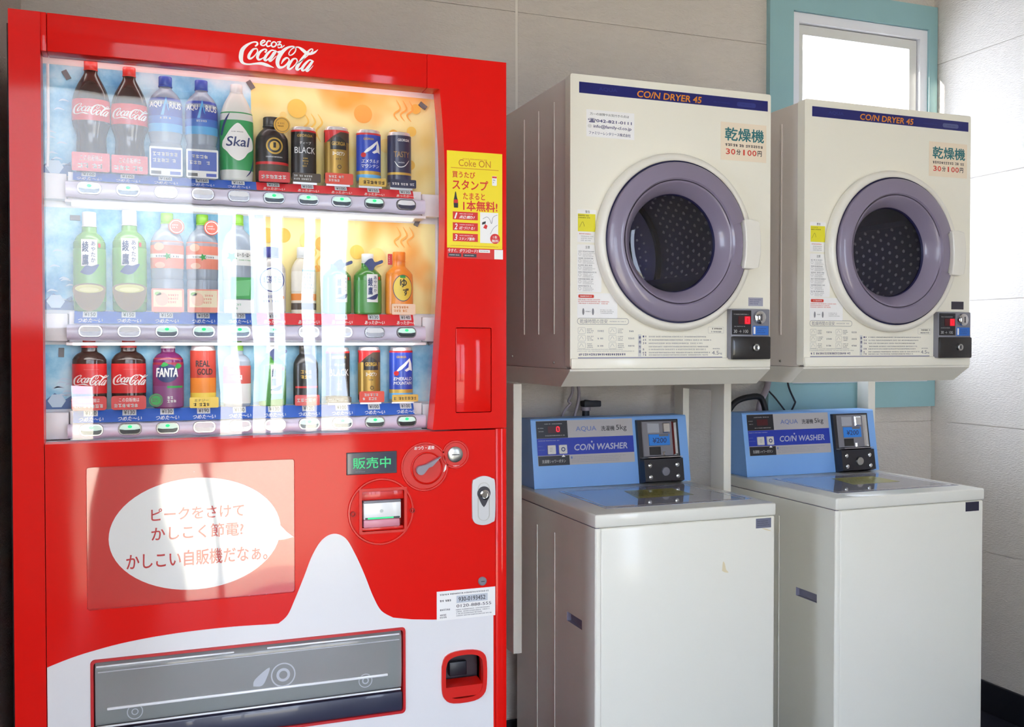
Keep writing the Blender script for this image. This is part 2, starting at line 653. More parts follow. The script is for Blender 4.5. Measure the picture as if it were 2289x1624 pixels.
tag(mb.build('window_fill', smooth=0), 'added white framed window lighting the machine fronts', kind='structure')

floor_m = mat('dark_floor_tile', '22232e', .4, var=.08, vscale=4)
tag(MB().box(-1.8, 3.25, YF - .1, YB + .12, FZ - .08, FZ, floor_m).build('floor', smooth=0), 'dark shop floor', kind='structure')
tag(MB().box(XR - .012, XR, YF, YB, FZ, -.073, mat('dark_baseboard', '15161f', .5), .003).build('baseboard_right', smooth=0), 'black baseboard along the right wall', kind='structure')
tag(MB().box(-.055, XR - .013, YB - .012, YB, FZ, -.073, mat('dark_baseboard'), .003).build('baseboard_back', smooth=0), 'black baseboard along the back wall', kind='structure')
tag(MB().box(-1.8, 3.25, YF - .1, YB + .12, 2.75, 2.85, mat('ceiling_board', 'cfc9c0', .9)).build('ceiling', smooth=0), 'plain pale ceiling', kind='structure')
tag(MB().box(-9, -1.801, -.72, -.6, FZ, 5.2, siding).build('wall_sun_block', smooth=0), 'added outside wall keeping the sun out of the side window', kind='structure')  # added and unseen: stops the low sun entering the side window
tag(MB().box(-14, 14, -22, YF - .101, FZ - .1, FZ - .03, ground_m).build('ground', smooth=0), 'pale concrete forecourt outside', kind='structure')

# window over the right dryer: teal casing, white frame, sash, pane
win = thing('window_1', (2.77, YB, .92), 'white framed window in a wide teal casing above the right dryer', None, kind='structure')
mb = MB()
mb.plate([(2.357, .918), (3.126, .918), (3.126, 2.455), (2.357, 2.455)], [[(2.459, 1.02), (3.085, 1.02), (3.085, 2.366), (2.459, 2.366)]], YB - .022, YB + .01, teal)
mb.build('casing', win, smooth=0)
mb = MB()
mb.plate([(2.459, 1.02), (3.085, 1.02), (3.085, 2.364), (2.459, 2.364)], [[(2.490, 1.07), (3.050, 1.07), (3.050, 2.330), (2.490, 2.330)]], YB - .012, YB + .10, white_frame)
mb.box(2.459, 3.085, YB - .026, YB - .005, 1.015, 1.022, white_frame, .002)
mb.build('frame', win, smooth=0)
mb = MB()
mb.plate(rrect(2.494, 1.044, 3.046, 2.326, .004), [rrect(2.518, 1.105, 3.012, 2.291, .004)], YB + .004, YB + .05, mat('white_sash', 'cdcdc8', .4))
mb.box(2.486, 3.054, YB + .03, YB + .05, 2.322, 2.334, mat('frame_gap_shade', '2a2630', .8))  # solid dark strip standing in for the shaded gap above the sash
mb.build('sash', win, smooth=0)
MB().box(2.515, 3.015, YB + .03, YB + .034, 1.07, 2.296, pane_m).build('pane', win, smooth=0)
mb = MB()
mb.box(2.30, 3.03, YB + .34, YB + .36, 2.16, 2.31, white_paint)
mb.box(2.66, 3.03, YB + .12, YB + .36, 2.30, 2.33, white_paint)
mb.box(3.03, 3.10, YB + .12, YB + .36, .9, 2.33, white_paint)
mb.box(1.50, 1.56, YB + .12, YB + .9, FZ, 2.15, white_paint)  # added outdoor stub, unseen: blocks sun through the lower window
mb.build('outer_reveal_and_sun_block', win, smooth=0)


# ------------------------------------------------------------------ vending machine
red = mat('vending_red', 'e00a00', .45, coat=.38, wave=.0012, coatr=.07, spec=.12)
red_plain = mat('red_plastic', 'd61408', .35, coat=.3)
red_dark = mat('red_recess', '9c0a05', .5)
black = mat('black_rubber', '0d0a0c', .6)
white_vinyl = mat('white_vinyl', 'e6e3e4', .35, coat=.2)
white_print = mat('white_print', 'f4f1ee', .5)
white_plastic = mat('white_plastic', 'ecebee', .35)
lav = mat('lavender_white_plastic', 'ddd6ea', .25, coat=.3)
chrome = mat('chrome', 'd8d8da', .12, metal=1)
steel = mat('brushed_steel', 'b9b8b4', .3, metal=1)
silver = mat('silver_plastic', 'c9c9cb', .35, metal=.4)
grey_plastic = mat('grey_plastic', '807d84', .4)
dark_grey = mat('dark_grey', '2e2d36', .4)
clip_grey = mat('clip_grey', '6d6c70', .5)
blue_strip = mat('blue_strip', '2c62c4', .35)
red_strip = mat('hot_red_strip', 'e8323c', .35)
led_green = mat('led_green', '20b868', .4, emit='14d878', estr=1.1)
display_glass = glass_mat('display_glass', 1.55, wave=.0012, gain=.78)
clear_flap = clear_plastic('clear_flap', 'b4b9b8', .45, .06)
panel_clear = glass_mat('panel_clear', 1.5, wave=.005, gain=.85, rough=.04)

vm = thing('vending_machine', (.5325, .33, FZ), 'tall red drink vending machine with a lit bottle display and white lower front', 'vending machine')

mb = MB().box(-.004, 1.062, .135, .68, FZ + .03, 1.815, mat('cabinet_red', 'ac2018', .5), .004).box(0, 1.055, .09, .66, FZ, FZ + .04, black)
mb.plate([(-.008, FZ + .03), (1.062, FZ + .03), (1.062, 1.815), (-.008, 1.815)], [[(.028, .93), (.955, .93), (.955, 1.812), (.028, 1.812)], [(.13, .28), (.83, .28), (.83, .52), (.13, .52)], [(.68, .70), (.84, .70), (.84, .85), (.68, .85)], [(.88, .29), (1.03, .29), (1.03, .45), (.88, .45)]], .05, .135, black)
mb.build('cabinet', vm, smooth=0)
MB().plate([(0, 1.83), (0, FZ + .06), (.058, FZ + .06), (.058, 1.752), (.0585, 1.83)], [], 0, .05, red).build('left_stile', vm)
mb = MB().box(.0705, .869, 0, .05, 1.752, 1.83, red, .0015).box(.0585, .0695, 0, .05, 1.752, 1.83, red, .001)
mb.build('header', vm)
# right pillar with the bulging edge of the display opening
edge = smooth_line([(.899, 1.752), (.9055, 1.68), (.910, 1.60), (.9115, 1.50), (.910, 1.38), (.902, 1.24), (.892, 1.08), (.881, .957)], 5)
mb = MB().plate([(.8695, 1.752), (.8695, 1.83), (1.065, 1.83), (1.065, .957)] + edge[::-1], [rrect(.937, .9955, 1.0275, 1.197, .004)], 0, .05, red)
mb.box(.9382, 1.0263, .0012, .02, .9967, 1.1958, red, .002)
mb.build('right_pillar', vm)
MB().box(1.0375, 1.065, 0, .05, FZ + .06, .9555, red, .001).build('right_stile', vm)

# lower door, with openings for sign, delivery port, coin return
FLAP = rrect(.146, .306, .809, .497, .008)
CUP = smooth_line([(.902, .398), (.910, .420), (.935, .430), (.978, .430), (1.003, .420), (1.0115, .398), (1.0115, .345), (1.004, .322), (.98, .310), (.93, .310), (.909, .322), (.902, .345), (.902, .398)], 3)[:-1]
SIGN = rrect(.136, .605, .562, .903, .006)
BILL = rrect(.712, .729, .812, .822, .004)
mb = MB().plate([(.0595, FZ + .06), (1.0365, FZ + .06), (1.0365, .9535), (.0595, .9535)], [FLAP, CUP, SIGN, BILL], 0, .05, red)
mb.build('lower_door', vm)
# white lower front: long low curve rising into a snow-white mound
top = smooth_line([(.060, .496), (.10, .509), (.14, .519), (.20, .530), (.27, .5375), (.35, .5415), (.43, .542), (.50, .5395)], 4)
mound = smooth_line([(.525, .539), (.545, .556), (.562, .592), (.582, .64), (.600, .685), (.622, .718), (.648, .730), (.675, .718), (.697, .680), (.718, .632), (.738, .580), (.757, .545), (.785, .526)], 5)
tail = smooth_line([(.83, .5175), (.90, .510), (.97, .508), (1.031, .507)], 4)
mb = MB().plate([(.0605, FZ + .065)] + top + mound + tail + [(1.031, FZ + .065)], [rrect(.141, .301, .814, .502, .009), [(p[0], p[1]) for p in CUP]], -.0012, 0, white_vinyl)
mb.build('white_front', vm)

# script lettering
mb = MB()
sh = Sheet(mb, (0, 0, 0))
sh.script(SCRIPT, .53, 1.79, 1, white_print)
sh.script(SCRIPT_SMALL, .53, 1.79, 1, white_print)
mb.build('header_lettering', vm, smooth=0)

# display recess
mb = MB()
ZT, ZB, YD = 1.80, .94, .118
mb.box(.03, .95, YD, YD + .01, ZB, ZT, white_plastic)
mb.box(.035, .05, .05, YD, ZB, ZT, white_plastic)
mb.box(.935, .95, .05, YD, ZB, ZT, white_plastic)
mb.box(.03, .95, .05, YD, ZT, ZT + .01, white_plastic)
mb.box(.03, .95, .03, YD, ZB - .01, ZB + .012, white_plastic)
mb.build('display_lining', vm, smooth=0)


def poster_mat(name, warm):
    m = mat(name, 'ffffff', .6)
    nt = m.node_tree
    b = nt.nodes['Principled BSDF']
    tc = nt.nodes.new('ShaderNodeTexCoord')
    n = nt.nodes.new('ShaderNodeTexNoise')
    n.inputs['Scale'].default_value = 6 if warm else 9
    n.inputs['Detail'].default_value = 2 if warm else 6
    n.inputs['Roughness'].default_value = .6
    cr = nt.nodes.new('ShaderNodeValToRGB')
    e = cr.color_ramp.elements
    stops = [(.32, 'f3d47a'), (.45, 'f8e8a4'), (.55, 'f6e6a0'), (.72, 'f2a53c')] if warm else [(.30, '3f8cc4'), (.45, '82bfe0'), (.54, 'a8d6ec'), (.70, 'd8ecf4')]
    e[0].position, e[0].color = stops[0][0], lin(stops[0][1]) + [1]
    e[1].position, e[1].color = stops[-1][0], lin(stops[-1][1]) + [1]
    for p, c in stops[1:-1]:
        x = e.new(p)
        x.color = lin(c) + [1]
    nt.links.new(tc.outputs['Object'], n.inputs['Vector'])
    nt.links.new(n.outputs[0], cr.inputs[0])
    nt.links.new(cr.outputs[0], b.inputs['Base Color'])
    return m


ice = poster_mat('ice_poster', False)
sun_p = poster_mat('warm_poster', True)
spot = [mat('poster_spot_%s' % c, c, .6) for c in ('f5c95a', 'f3b84a', 'f8da86', 'f4a848')]
frost = mat('poster_frost', 'c5d8ea', .6)
navy_p = mat('poster_navy', '5674a8', .6)
YP = YD - .001
for nm, parts in (('top_backdrop', (1.520, 1.757, .484)), ('middle_backdrop', (1.232, 1.452, .484)), ('bottom_backdrop', (1.018, 1.157, None))):
    z0, z1, xs = parts
    mb = MB()
    sh = Sheet(mb, (0, YP, 0))
    sh.rect(.051, z0, xs or .922, z1, ice)
    if xs:
        sh.rect(xs, z0, .922, z1, sun_p)
        sh.next()
        rnd = random.Random(int(z0 * 100))
        for i in range(15):
            r = rnd.choice((.008, .012, .017, .022))
            cx, cz = rnd.uniform(xs + .03, .895), rnd.uniform(z0 + .03, z1 - .025)
            sh.k = 2 + i
            sh.ellipse(cx, cz, r, r, spot[i % 4], 28)
        for i in range(3):
            x = xs + .12 + i * .016
            sh.line([(x, z1 - .06, .001), (x + .01, z1 - .08, .004), (x - .004, z1 - .10, .004), (x + .006, z1 - .125, .001)], spot[0])
            sh.line([(x + .22, z1 - .01, .001), (x + .23, z1 - .03, .004), (x + .215, z1 - .045, .004), (x + .225, z1 - .06, .001)], spot[3])
    sh.k += 1
    for i in range(9):
        x, z = random.uniform(.055, .10), random.uniform(z0 + .01, z1 - .07)
        sh.line([(x, z, .001), (x + .008, z + .004, .004), (x + .02, z + .001, .001)], frost, 3)
    sh.poly([(.052, z0), (.052, z0 + .02), (.07, z0 + .035), (.09, z0 + .02), (.105, z0 + .03), (.11, z0)], navy_p)
    sh.next()
    sh.poly([(.056 + .018 * math.cos(a * 1.047) + .018, z0 + .018 + .016 * math.sin(a * 1.047)) for a in range(6)], frost)
    mb.build(nm, vm, smooth=0)


def clip(x, z, a):
    c, s = math.cos(math.radians(a)), math.sin(math.radians(a))
    mb = MB()
    pts = [(x + c * u - s * v, z + s * u + c * v) for u, v in ((-.010, -.0055), (.010, -.0055), (.010, .0055), (-.010, .0055))]
    mb.plate(pts, [], YP - .004, YP, clip_grey)
    mb.build('poster_clip', vm, smooth=0)


def at_depth(x, z, y):      # a point seen on the glass plane, carried back along the sight line to the backdrop
    k = (y + 2.1941) / 2.1941
    return .2443 + (x - .2443) * k, 1.1567 + (z - 1.1567) * k


for x, z, a in ((.106, 1.707, -60), (.471, 1.721, -55), (.858, 1.709, -35), (.12, 1.417, 0), (.487, 1.437, 0), (.844, 1.44, 65), (.092, 1.141, 88), (.877, 1.165, 35)):
    clip(*at_depth(x, z, YP), a)

MB().plate([(.052, .946), (.881, .946)] + [(p[0] + .004, p[1]) for p in edge[::-1]] + [(.052, 1.756)], [], .040, .043, display_glass).build('display_pane', vm, smooth=0)

# hinged arms and white rod at the left end of the display
MB().tube([(.066, .07, 1.745), (.066, .07, 1.6), (.064, .07, 1.53)], .003, white_plastic).build('display_rod', vm)
MB().tube([(.872 + .05, .09, 1.50), (.872 + .05, .09, 1.3), (.872 + .05, .09, 1.17)], .002, grey_plastic).build('display_rod', vm)

# shelves: white tray, price rail, lavender button bar
ROWS = [  # bar bottom, bar top, item base, hot from column, lit buttons, prices
    (1.466, 1.4995, 1.524, 5, (0, 1, 5, 6, 7, 8), (160, 160, 160, 160, 160, 120, 100, 100, 150, 130)),
    (1.168, 1.2005, 1.228, 5, (2, 3, 4, 5, 9), (150, 150, 150, 150, 120, 140, 140, 130, 130, 140)),
    (.9615, .9915, 1.017, 99, (0, 1, 2, 6, 7, 8, 9), (130, 130, 130, 190, 130, 130, 120, 100, 100, 100))]
BX = [.1455 + .0757 * i for i in range(10)]
tagm = mat('price_tag_card', 'e4e6ea', .5)
tag_ink = mat('price_ink', '43484f', .5)
SHY = .056          # front of the button bars, just behind the pane


def shift(x, z, y, y_from=.03):
    k = (y + 2.1941) / (y_from + 2.1941)
    return .2443 + (x - .2443) * k, 1.1567 + (z - 1.1567) * k


for ri_, (zb, zt, base, hot, lit, prices) in enumerate(ROWS):
    x0, _ = shift(.102, zb, SHY)
    x1, _ = shift(.871, zb, SHY)
    _, zb = shift(0, zb, SHY)
    _, zt = shift(0, zt, SHY)
    rail0 = zt + .001
    mb = MB()
    mb.box(x0 - .004, x1 + .004, SHY + .002, YP, zb - .013, zb - .006, white_plastic, .002)
    mb.box(x0 + .002, x1 - .002, SHY + .025, YP, zb - .006, base - .0005, white_plastic)
    mb.box(.05, x0 - .001, .085, YP, zb - .004, base - .004, white_plastic, .003)
    mb.box(x1 + .001, .935, .085, YP, zb - .004, base - .004, white_plastic, .003)
    mb.build('shelf_tray', vm)
    # bar: rounded section swept along x
    prof = smooth_line([(SHY + .010, zb - .002), (SHY + .001, zb + .004), (SHY - .0005, (zb + zt) / 2), (SHY + .003, zt - .004), (SHY + .012, zt)], 3)
    V, F = [], []
    xs = [x0 - .002 + (x1 - x0 + .004) * i / 60 for i in range(61)]
    for i, x in enumerate(xs):
        for (y, z) in prof:
            wob = .0012 * math.cos((x - BX[0]) / .0757 * 2 * math.pi)
            f_ = (z - (zb + zt) / 2) / (zt - zb)
            V.append((x, y, z + wob * f_ * 2))
    n = len(prof)
    F = [(i * n + j, (i + 1) * n + j, (i + 1) * n + j + 1, i * n + j + 1) for i in range(60) for j in range(n - 1)]
    F += [list(range(n)), [60 * n + j for j in range(n)][::-1]]
    MB().add(V, F, lav).build('button_bar', vm, smooth=60)
    # price rail: slanted strip with wording
    mb = MB()
    dz, dy = base + .0005 - rail0, .014
    l_ = math.hypot(dz, dy)
    sh = Sheet(mb, (0, SHY + .009, rail0), (1, 0, 0), (0, dy / l_, dz / l_), (0, -dz / l_, dy / l_))
    xe, _ = shift(.845, 1, SHY + .01)
    split = (BX[4] + BX[5]) / 2 + .004 if hot < 10 else xe
    xb = x0 + (.012 if ri_ < 2 else .008)
    sh.rect(xb, 0, split, l_, blue_strip)
    if hot < 10:
        sh.rect(split, 0, xe, l_, red_strip)
    sh.k = 2
    for i, x in enumerate(BX):
        x, _ = shift(x, 1, SHY + .01)
        s = 'あったか〜い' if i >= hot else 'つめた〜い'
        sh.text(s, x - .024, l_ * .08, x + .024, l_ * .42, white_print, .02, .3)
    mb.build('price_rail', vm, smooth=0)
    for i, x in enumerate(BX):
        xx, _ = shift(x, 1, SHY + .01)
        mb = MB()
        sh = Sheet(mb, (0, SHY + .009, rail0), (1, 0, 0), (0, dy / l_, dz / l_), (0, -dz / l_, dy / l_))
        sh.k = 5
        sh.rect(xx - .015, l_ * .48, xx + .013, l_ * .97, tagm)
        sh.k = 7
        sh.text('¥%d' % prices[i], xx - .012, l_ * .56, xx + .010, l_ * .88, tag_ink, .01)
        mb.build('price_tag', vm, smooth=0)
        # selection button: oval chrome body with a glowing upper lens when lit
        bx, bz = shift(x, (ROWS[ri_][0] + ROWS[ri_][1]) / 2 + .001, SHY - .003)
        on = i in lit
        mb = MB()
        dark_face = ri_ == 0 and i == 9
        def pill(w_, h_, n=7):
            r = h_ * .88
            return [(bx + px_, bz + pz_) for px_, pz_ in rrect(-w_, -h_, w_, h_, r, n)]
        mb.plate(pill(.0240, .0128), [pill(.0232, .0120)], SHY - .0012, SHY + .004, mat('button_outline', '6f6a78', .4), back=False)
        mb.plate(pill(.0231, .0119), [pill(.0205, .0098)], SHY - .0036, SHY + .004, chrome, back=False)
        b = mb.build('button', vm)
        b.name = 'button'
        m2 = MB()
        P_ = pill(.0206, .0099)
        cut = bz + .0005
        up_ = [q for q in P_ if q[1] >= cut] + [(bx - .0203, cut), (bx, cut - .0022), (bx + .0203, cut)]
        up_ = [q for q in P_ if q[1] >= cut] + [(bx - .0204, cut - .0003), (bx - .01, cut - .002), (bx + .01, cut - .002), (bx + .0204, cut - .0003)]
        lo_ = [q for q in P_ if q[1] < cut - .0003] + [(bx + .0204, cut - .0003), (bx + .01, cut - .002), (bx - .01, cut - .002), (bx - .0204, cut - .0003)]
        m2.plate(up_, [], SHY - .0040, SHY - .002, white_plastic if not on else mat('lit_lens', 'd9efe6', .3, emit='9fe8c8', estr=.25), back=False)
        m2.plate(lo_, [], SHY - .0048, SHY - .002, (mat('button_navy', '2b2a45', .25, coat=.4) if dark_face else mat('button_dark', '4b5055', .15, metal=.7) if on else mat('button_pale', '9a989c', .2, metal=.6)), back=False)
        l = m2.build('button_face', vm)
        l.parent = b
        if on:
            m3 = MB().lathe([(.0046, 0), (.0042, -.0012), (.0025, -.002), (.0001, -.0023)], (bx, SHY - .0039, bz + .0052), led_green, 'Y', 14, ys=.7)
            d = m3.build('button_lamp', vm)
            d.parent = b

# speech-bubble sign behind a clear panel
mb = MB()
mb.plate(rrect(.132, .601, .566, .907, .008), [], .010, .014, mat('sign_red', 'cf0f08', .4))
sh = Sheet(mb, (0, .0098, 0))
BUB = ell(.355, .749, .177, .121, 64)
sh.poly(BUB, white_print)
sh.k = 1.5
sh.poly([(.515, .775), (.530, .757), (.545, .740), (.5605, .727), (.540, .723), (.515, .722)], white_print)
sh.k = 3
bub_ink = mat('bubble_ink', 'c8262a', .5)
sh.text('ピークをさけて', .262, .781, .453, .808, bub_ink, .012)
sh.text('かしこく節電?', .262, .739, .452, .769, bub_ink, .012)
sh.text('かしこい自販機だなぁ。', .212, .681, .503, .715, bub_ink, .012)
mb.build('sign_board', vm, smooth=0)
MB().plate(rrect(.137, .606, .561, .902, .006), [], .001, .003, panel_clear).build('sign_cover', vm, smooth=0)

# selling display
mb = MB()
mb.box(.6775, .7945, -.0015, .01, .861, .912, dark_grey, .001)
sh = Sheet(mb, (0, -.0017, 0))
sh.rect(.680, .8635, .792, .9095, mat('display_blue_black', '3c4052', .15, coat=.5))
sh.k = 2
lcd = mat('display_green', '35c075', .5, emit='30b870', estr=.35)
sh.text('販売中', .692, .874, .780, .9, lcd, .012)
sh.greek(.698, .866, .72, .869, 1, mat('faint_print', '8d90a0', .6))
mb.build('sales_display', vm, smooth=0)


def raised_ring(mb, cx, cz, r, m, h=.0032, t=.0045):
    mb.ringlathe([(r, 0), (r - t * .3, -h), (r - t, -h), (r - t * 1.4, -.0006), (r - t * 1.4, .002), (r, .002)], (cx, 0, cz), m, 'Y', 56)


mb = MB()
raised_ring(mb, .861, .8725, .058, red_plain)
raised_ring(mb, .936, .898, .034, red_plain)
raised_ring(mb, .757, .774, .0775, red_plain)
mb.lathe([(.052, 0), (.052, -.0012), (.0485, -.0012)], (.861, 0, .8725), red_plain, 'Y', 48)
mb.lathe([(.0302, 0), (.0302, -.0012)], (.936, 0, .898), red_plain, 'Y', 40)
mb.lathe([(.038, 0), (.0385, -.004), (.036, -.0055), (.034, -.003)], (.866, 0, .869), red_plain, 'Y', 48)
sh = Sheet(mb, (0, -.0015, 0))
sh.text('おつり・返却', .836, .912, .884, .921, white_print, .02)
sh.greek(.922, .868, .95, .873, 1, white_print)
sh.line([(.910, .895, .001), (.914, .878, .004), (.912, .868, .006), (.907, .858, .001)], white_print)
mb.build('payment_surround', vm)
mb = MB()
lev = [(.849 + .0105 * math.cos(math.radians(a)), .8655 + .0105 * math.sin(math.radians(a))) for a in range(95, 330, 12)] + [(.867, .871), (.876, .874), (.897, .8955), (.875, .885), (.862, .8785)]
mb.plate(lev, [], -.016, -.004, mat('lever_grey', '8d8692', .35))
mb.build('return_lever', vm)
mb = MB().lathe([(.0185, 0), (.0185, -.004), (.016, -.0055), (.006, -.0062), (0, -.0062)], (.935, 0, .898), steel, 'Y', 36)
mb.box(.9255, .9445, -.0066, -.006, .8968, .8988, dark_grey)
mb.build('coin_slot', vm)
# banknote unit
mb = MB()
mb.plate(rrect(.706, .724, .818, .828, .003), [rrect(.7125, .7295, .8115, .8215, .003)], -.003, .002, red_plain)
mb.plate(rrect(.71, .728, .814, .824, .003), [], .030, .034, red_dark)
mb.box(.7125, .8115, .004, .03, .800, .8215, red_plain, .002)
mb.box(.7125, .8115, .004, .03, .7295, .738, red_plain, .002)
for cx in (.692, .831):
    mb.ringlathe([(.006, 0), (.006, -.003), (.004, -.003), (.004, 0)], (cx, -.001, .772), red_dark, 'Y', 24)
b = mb.build('banknote_unit', vm)
mb = MB()
mb.box(.716, .803, -.006, .03, .757, .795, mat('note_slot_white', 'f2f1ef', .25, coat=.4), .002)
mb.box(.716, .801, -.004, .03, .738, .7565, mat('note_slot_pink', 'd98c9c', .3), .003)
mb.box(.716, .803, -.0055, .03, .795, .800, grey_plastic, .001)
sh = Sheet(mb, (0, -.0062, 0))
sh.rect(.719, .758, .800, .762, mat('note_slot_slit', '2c3438', .4))
sh.k = 2
sh.rect(.725, .7585, .785, .7615, led_green)
sh.ellipse(.757, .776, .0045, .004, mat('note_mark', 'c9cfcb', .5), 14)
l = mb.build('note_slot', vm)
l.parent = b

# lock plate, key lock
mb = MB()
mb.plate(smooth_line([(.977, .745), (.977, .825), (.985, .838), (1.0055, .844), (1.026, .838), (1.034, .825), (1.034, .745), (1.026, .732), (1.0055, .727), (.985, .732), (.977, .745)], 4)[:-1], [], -.005, 0, silver)
mb.plate(rrect(.9905, .737, 1.0205, .829, .0148), [rrect(.9922, .7387, 1.0188, .8273, .013)], -.0062, -.005, steel)
mb.plate([(1.0055 + .0165 * math.cos(math.radians(a)), .803 + .0165 * math.sin(math.radians(a))) for a in range(-30, 211, 10)] + [(1.001, .775), (1.0055, .770), (1.010, .775)], [], -.0064, -.005, dark_grey)
mb.lathe([(.0125, 0), (.012, -.008), (.0085, -.0095), (.008, -.006), (0, -.006)], (1.0055, -.006, .8), chrome, 'Y', 32)
mb.build('lock_plate', vm)
mb = MB().lathe([(.0105, 0), (.0105, -.003), (.0085, -.005), (0, -.0052)], (1.003, 0, .592), grey_plastic, 'Y', 28)
mb.box(.9985, 1.0075, -.0056, -.005, .5912, .5928, dark_grey)
mb.build('key_lock', vm)

# service label
ink = mat('black_ink', '2c2a2e', .6)
mb = MB()
mb.box(.8895, 1.0355, -.0018, -.0012, .5075, .5765, white_print)
sh = Sheet(mb, (0, -.0019, 0))
sh.greek(.897, .566, 1.02, .571, 1, ink, .7)
sh.rect(.938, .5455, 1.016, .563, mat('label_grey', 'c6cad2', .6))
sh.k = 2
sh.text('930-0193452', .943, .549, 1.01, .5595, ink, .01)
sh.text('0120-888-555', .938, .535, 1.025, .542, ink, 0)
sh.greek(.897, .551, .925, .557, 1, ink, .8)
sh.greek(.897, .530, .922, .535, 1, ink, .8)
sh.greek(.897, .512, .917, .523, 2, ink, .7)
sh.greek(.936, .513, 1.028, .532, 4, mat('label_print', '77747a', .6), .55)
mb.build('service_label', vm, smooth=0)

# yellow campaign sticker
yel = mat('sticker_yellow', 'f6de08', .4, coat=.2)
yred = mat('sticker_red', 'd8221c', .45)
yor = mat('sticker_orange', 'd68a1c', .5)
mb = MB()
mb.box(.9165, 1.0545, -.0005, 0, 1.3845, 1.6115, yel)
sh = Sheet(mb, (0, -.0007, 0))
sh.greek(.953, 1.592, 1.017, 1.5965, 1, yor, .6)
sh.text('Coke ON', .945, 1.5765, 1.025, 1.5925, mat('sticker_brown', 'c77a16', .5))
sh.rect(.926, 1.571, 1.045, 1.5725, yor)
sh.text('買うたび', .9295, 1.549, .986, 1.564, yred, .012)
sh.text('スタンプ', .9295, 1.5215, 1.0185, 1.545, yred, .02)
sh.text('たまると', .956, 1.499, 1.0105, 1.515, yred, .012)
sh.text('1本無料!', .956, 1.472, 1.042, 1.497, yred, .02)
sh.poly(smooth_line([(.9335, 1.4785), (.9325, 1.493), (.9345, 1.504), (.9365, 1.515), (.9385, 1.515), (.9405, 1.504), (.9435, 1.493), (.9435, 1.4785)], 4), ink)
sh.rect(1.0285, 1.535, 1.0405, 1.558, white_print, .002)
sh.k = 2
sh.rect(.9328, 1.4895, .9433, 1.4975, yred)
sh.rect(1.0287, 1.553, 1.0403, 1.557, yred, .001)
sh.greek(1.0305, 1.54, 1.0385, 1.551, 2, grey_plastic)
for i, (z, s) in enumerate(((1.452, '起動!'), (1.4265, '近づける!'), (1.401, 'スタンプ獲得!'))):
    sh.k = 1
    sh.rect(.9305, z - .001, .9925, z + .0175, yred)
    sh.k = 2
    sh.text('123'[i], .934, z + .001, .942, z + .015, white_print, .02, .2)
    sh.text(s, .9455, z + .0015, .985, z + .009, white_print, .01, .2)
    sh.greek(.947, z + .011, .982, z + .0145, 1, white_print)
sh.k = 1
sh.rect(.9985, 1.398, 1.044, 1.4705, white_print)
sh.k = 2
sh.line([(1.005, 1.455, .001), (1.015, 1.46, .001), (1.022, 1.455, .001), (1.027, 1.445, .0015), (1.031, 1.46, .001), (1.042, 1.466, .001)], grey_plastic)
sh.line([(1.024, 1.42, .001), (1.032, 1.434, .001), (1.042, 1.442, .001)], grey_plastic)
sh.poly([(1.003, 1.441), (1.012, 1.444), (1.0125, 1.450), (1.0035, 1.447)], ink)
sh.poly([(1.006, 1.434), (1.014, 1.431), (1.017, 1.439), (1.011, 1.443)], yred)
sh.ellipse(1.036, 1.409, .0125, .012, yred, 30)
sh.k = 3
sh.text('1本', 1.0305, 1.409, 1.0415, 1.4165, white_print, .01)
sh.text('無料', 1.0275, 1.4, 1.045, 1.4075, white_print, .01)
sh.k = 1
sh.greek(.925, 1.388, 1.045, 1.391, 1, yor)
mb.build('campaign_sticker', vm, smooth=0)
mb = MB()
mb.box(.9165, 1.0565, -.0005, 0, 1.3600, 1.3842, yred)
sh = Sheet(mb, (0, -.0007, 0))
sh.text('今すぐ、ダウンロード!!', .9185, 1.3735, .993, 1.3825, white_print, .01, .2)
sh.rect(.995, 1.375, 1.023, 1.382, white_print)
for x0, x1 in ((.9195, .951), (.956, .989)):
    sh.rect(x0, 1.3635, x1, 1.3715, dark_grey)
sh.k = 2
for x0, x1 in ((.922, .949), (.958, .987)):
    sh.greek(x0, 1.3655, x1, 1.3695, 1, white_print)
sh.greek(.998, 1.3765, 1.02, 1.3805, 1, grey_plastic)
sh.k = 1
sh.rect(1.034, 1.3605, 1.056, 1.3830, white_print)
mb.build('download_sticker', vm, smooth=0)

# delivery port
dk = mat('port_dark', '191a24', .4)
port_grey = mat('port_grey', 'a4a6ab', .35)
mb = MB()
mb.plate(rrect(.1415, .3015, .8135, .5015, .010), [rrect(.147, .307, .808, .496, .007)], -.004, .01, mat('port_rim_red', 'c4141c', .35, coat=.3))
b = mb.build('delivery_port', vm)
mb = MB()
mb.box(.14, .815, .16, .165, .29, .51, port_grey)
mb.box(.135, .146, .05, .16, .29, .51, dk)
mb.box(.809, .82, .05, .16, .29, .51, dk)
mb.box(.14, .815, .05, .16, .497, .51, dk)
mb.box(.14, .815, .05, .16, .295, .306, dk)
mb.box(.147, .808, .0, .12, .306, .352, mat('port_lower', '34364a', .35, coat=.3), .006)
l = mb.build('port_lining', vm)
l.parent = b
mb = MB()
pr_ = smooth_line([(.012, .494), (.004, .484), (.0015, .47), (.0015, .40), (.004, .365), (.012, .357)], 4)
V = [(x, y, z) for x in (.150, .805) for y, z in pr_]
n = len(pr_)
mb.add(V, [(i, i + 1, n + i + 1, n + i) for i in range(n - 1)], clear_flap)
l = mb.build('flap', vm, smooth=70)
l.parent = b
bar_w = mat('flap_ridge_glint', 'f0f0f2', .2, coat=.5)  # flap ridge and edge highlights put in as white strips
mb = MB()
mb.box(.172, .772, -.004, .002, .3925, .3985, bar_w, .002)
mb.box(.152, .803, -.002, .003, .3565, .3605, bar_w, .0015)
mb.box(.152, .43, -.001, .004, .4835, .4875, bar_w, .001)
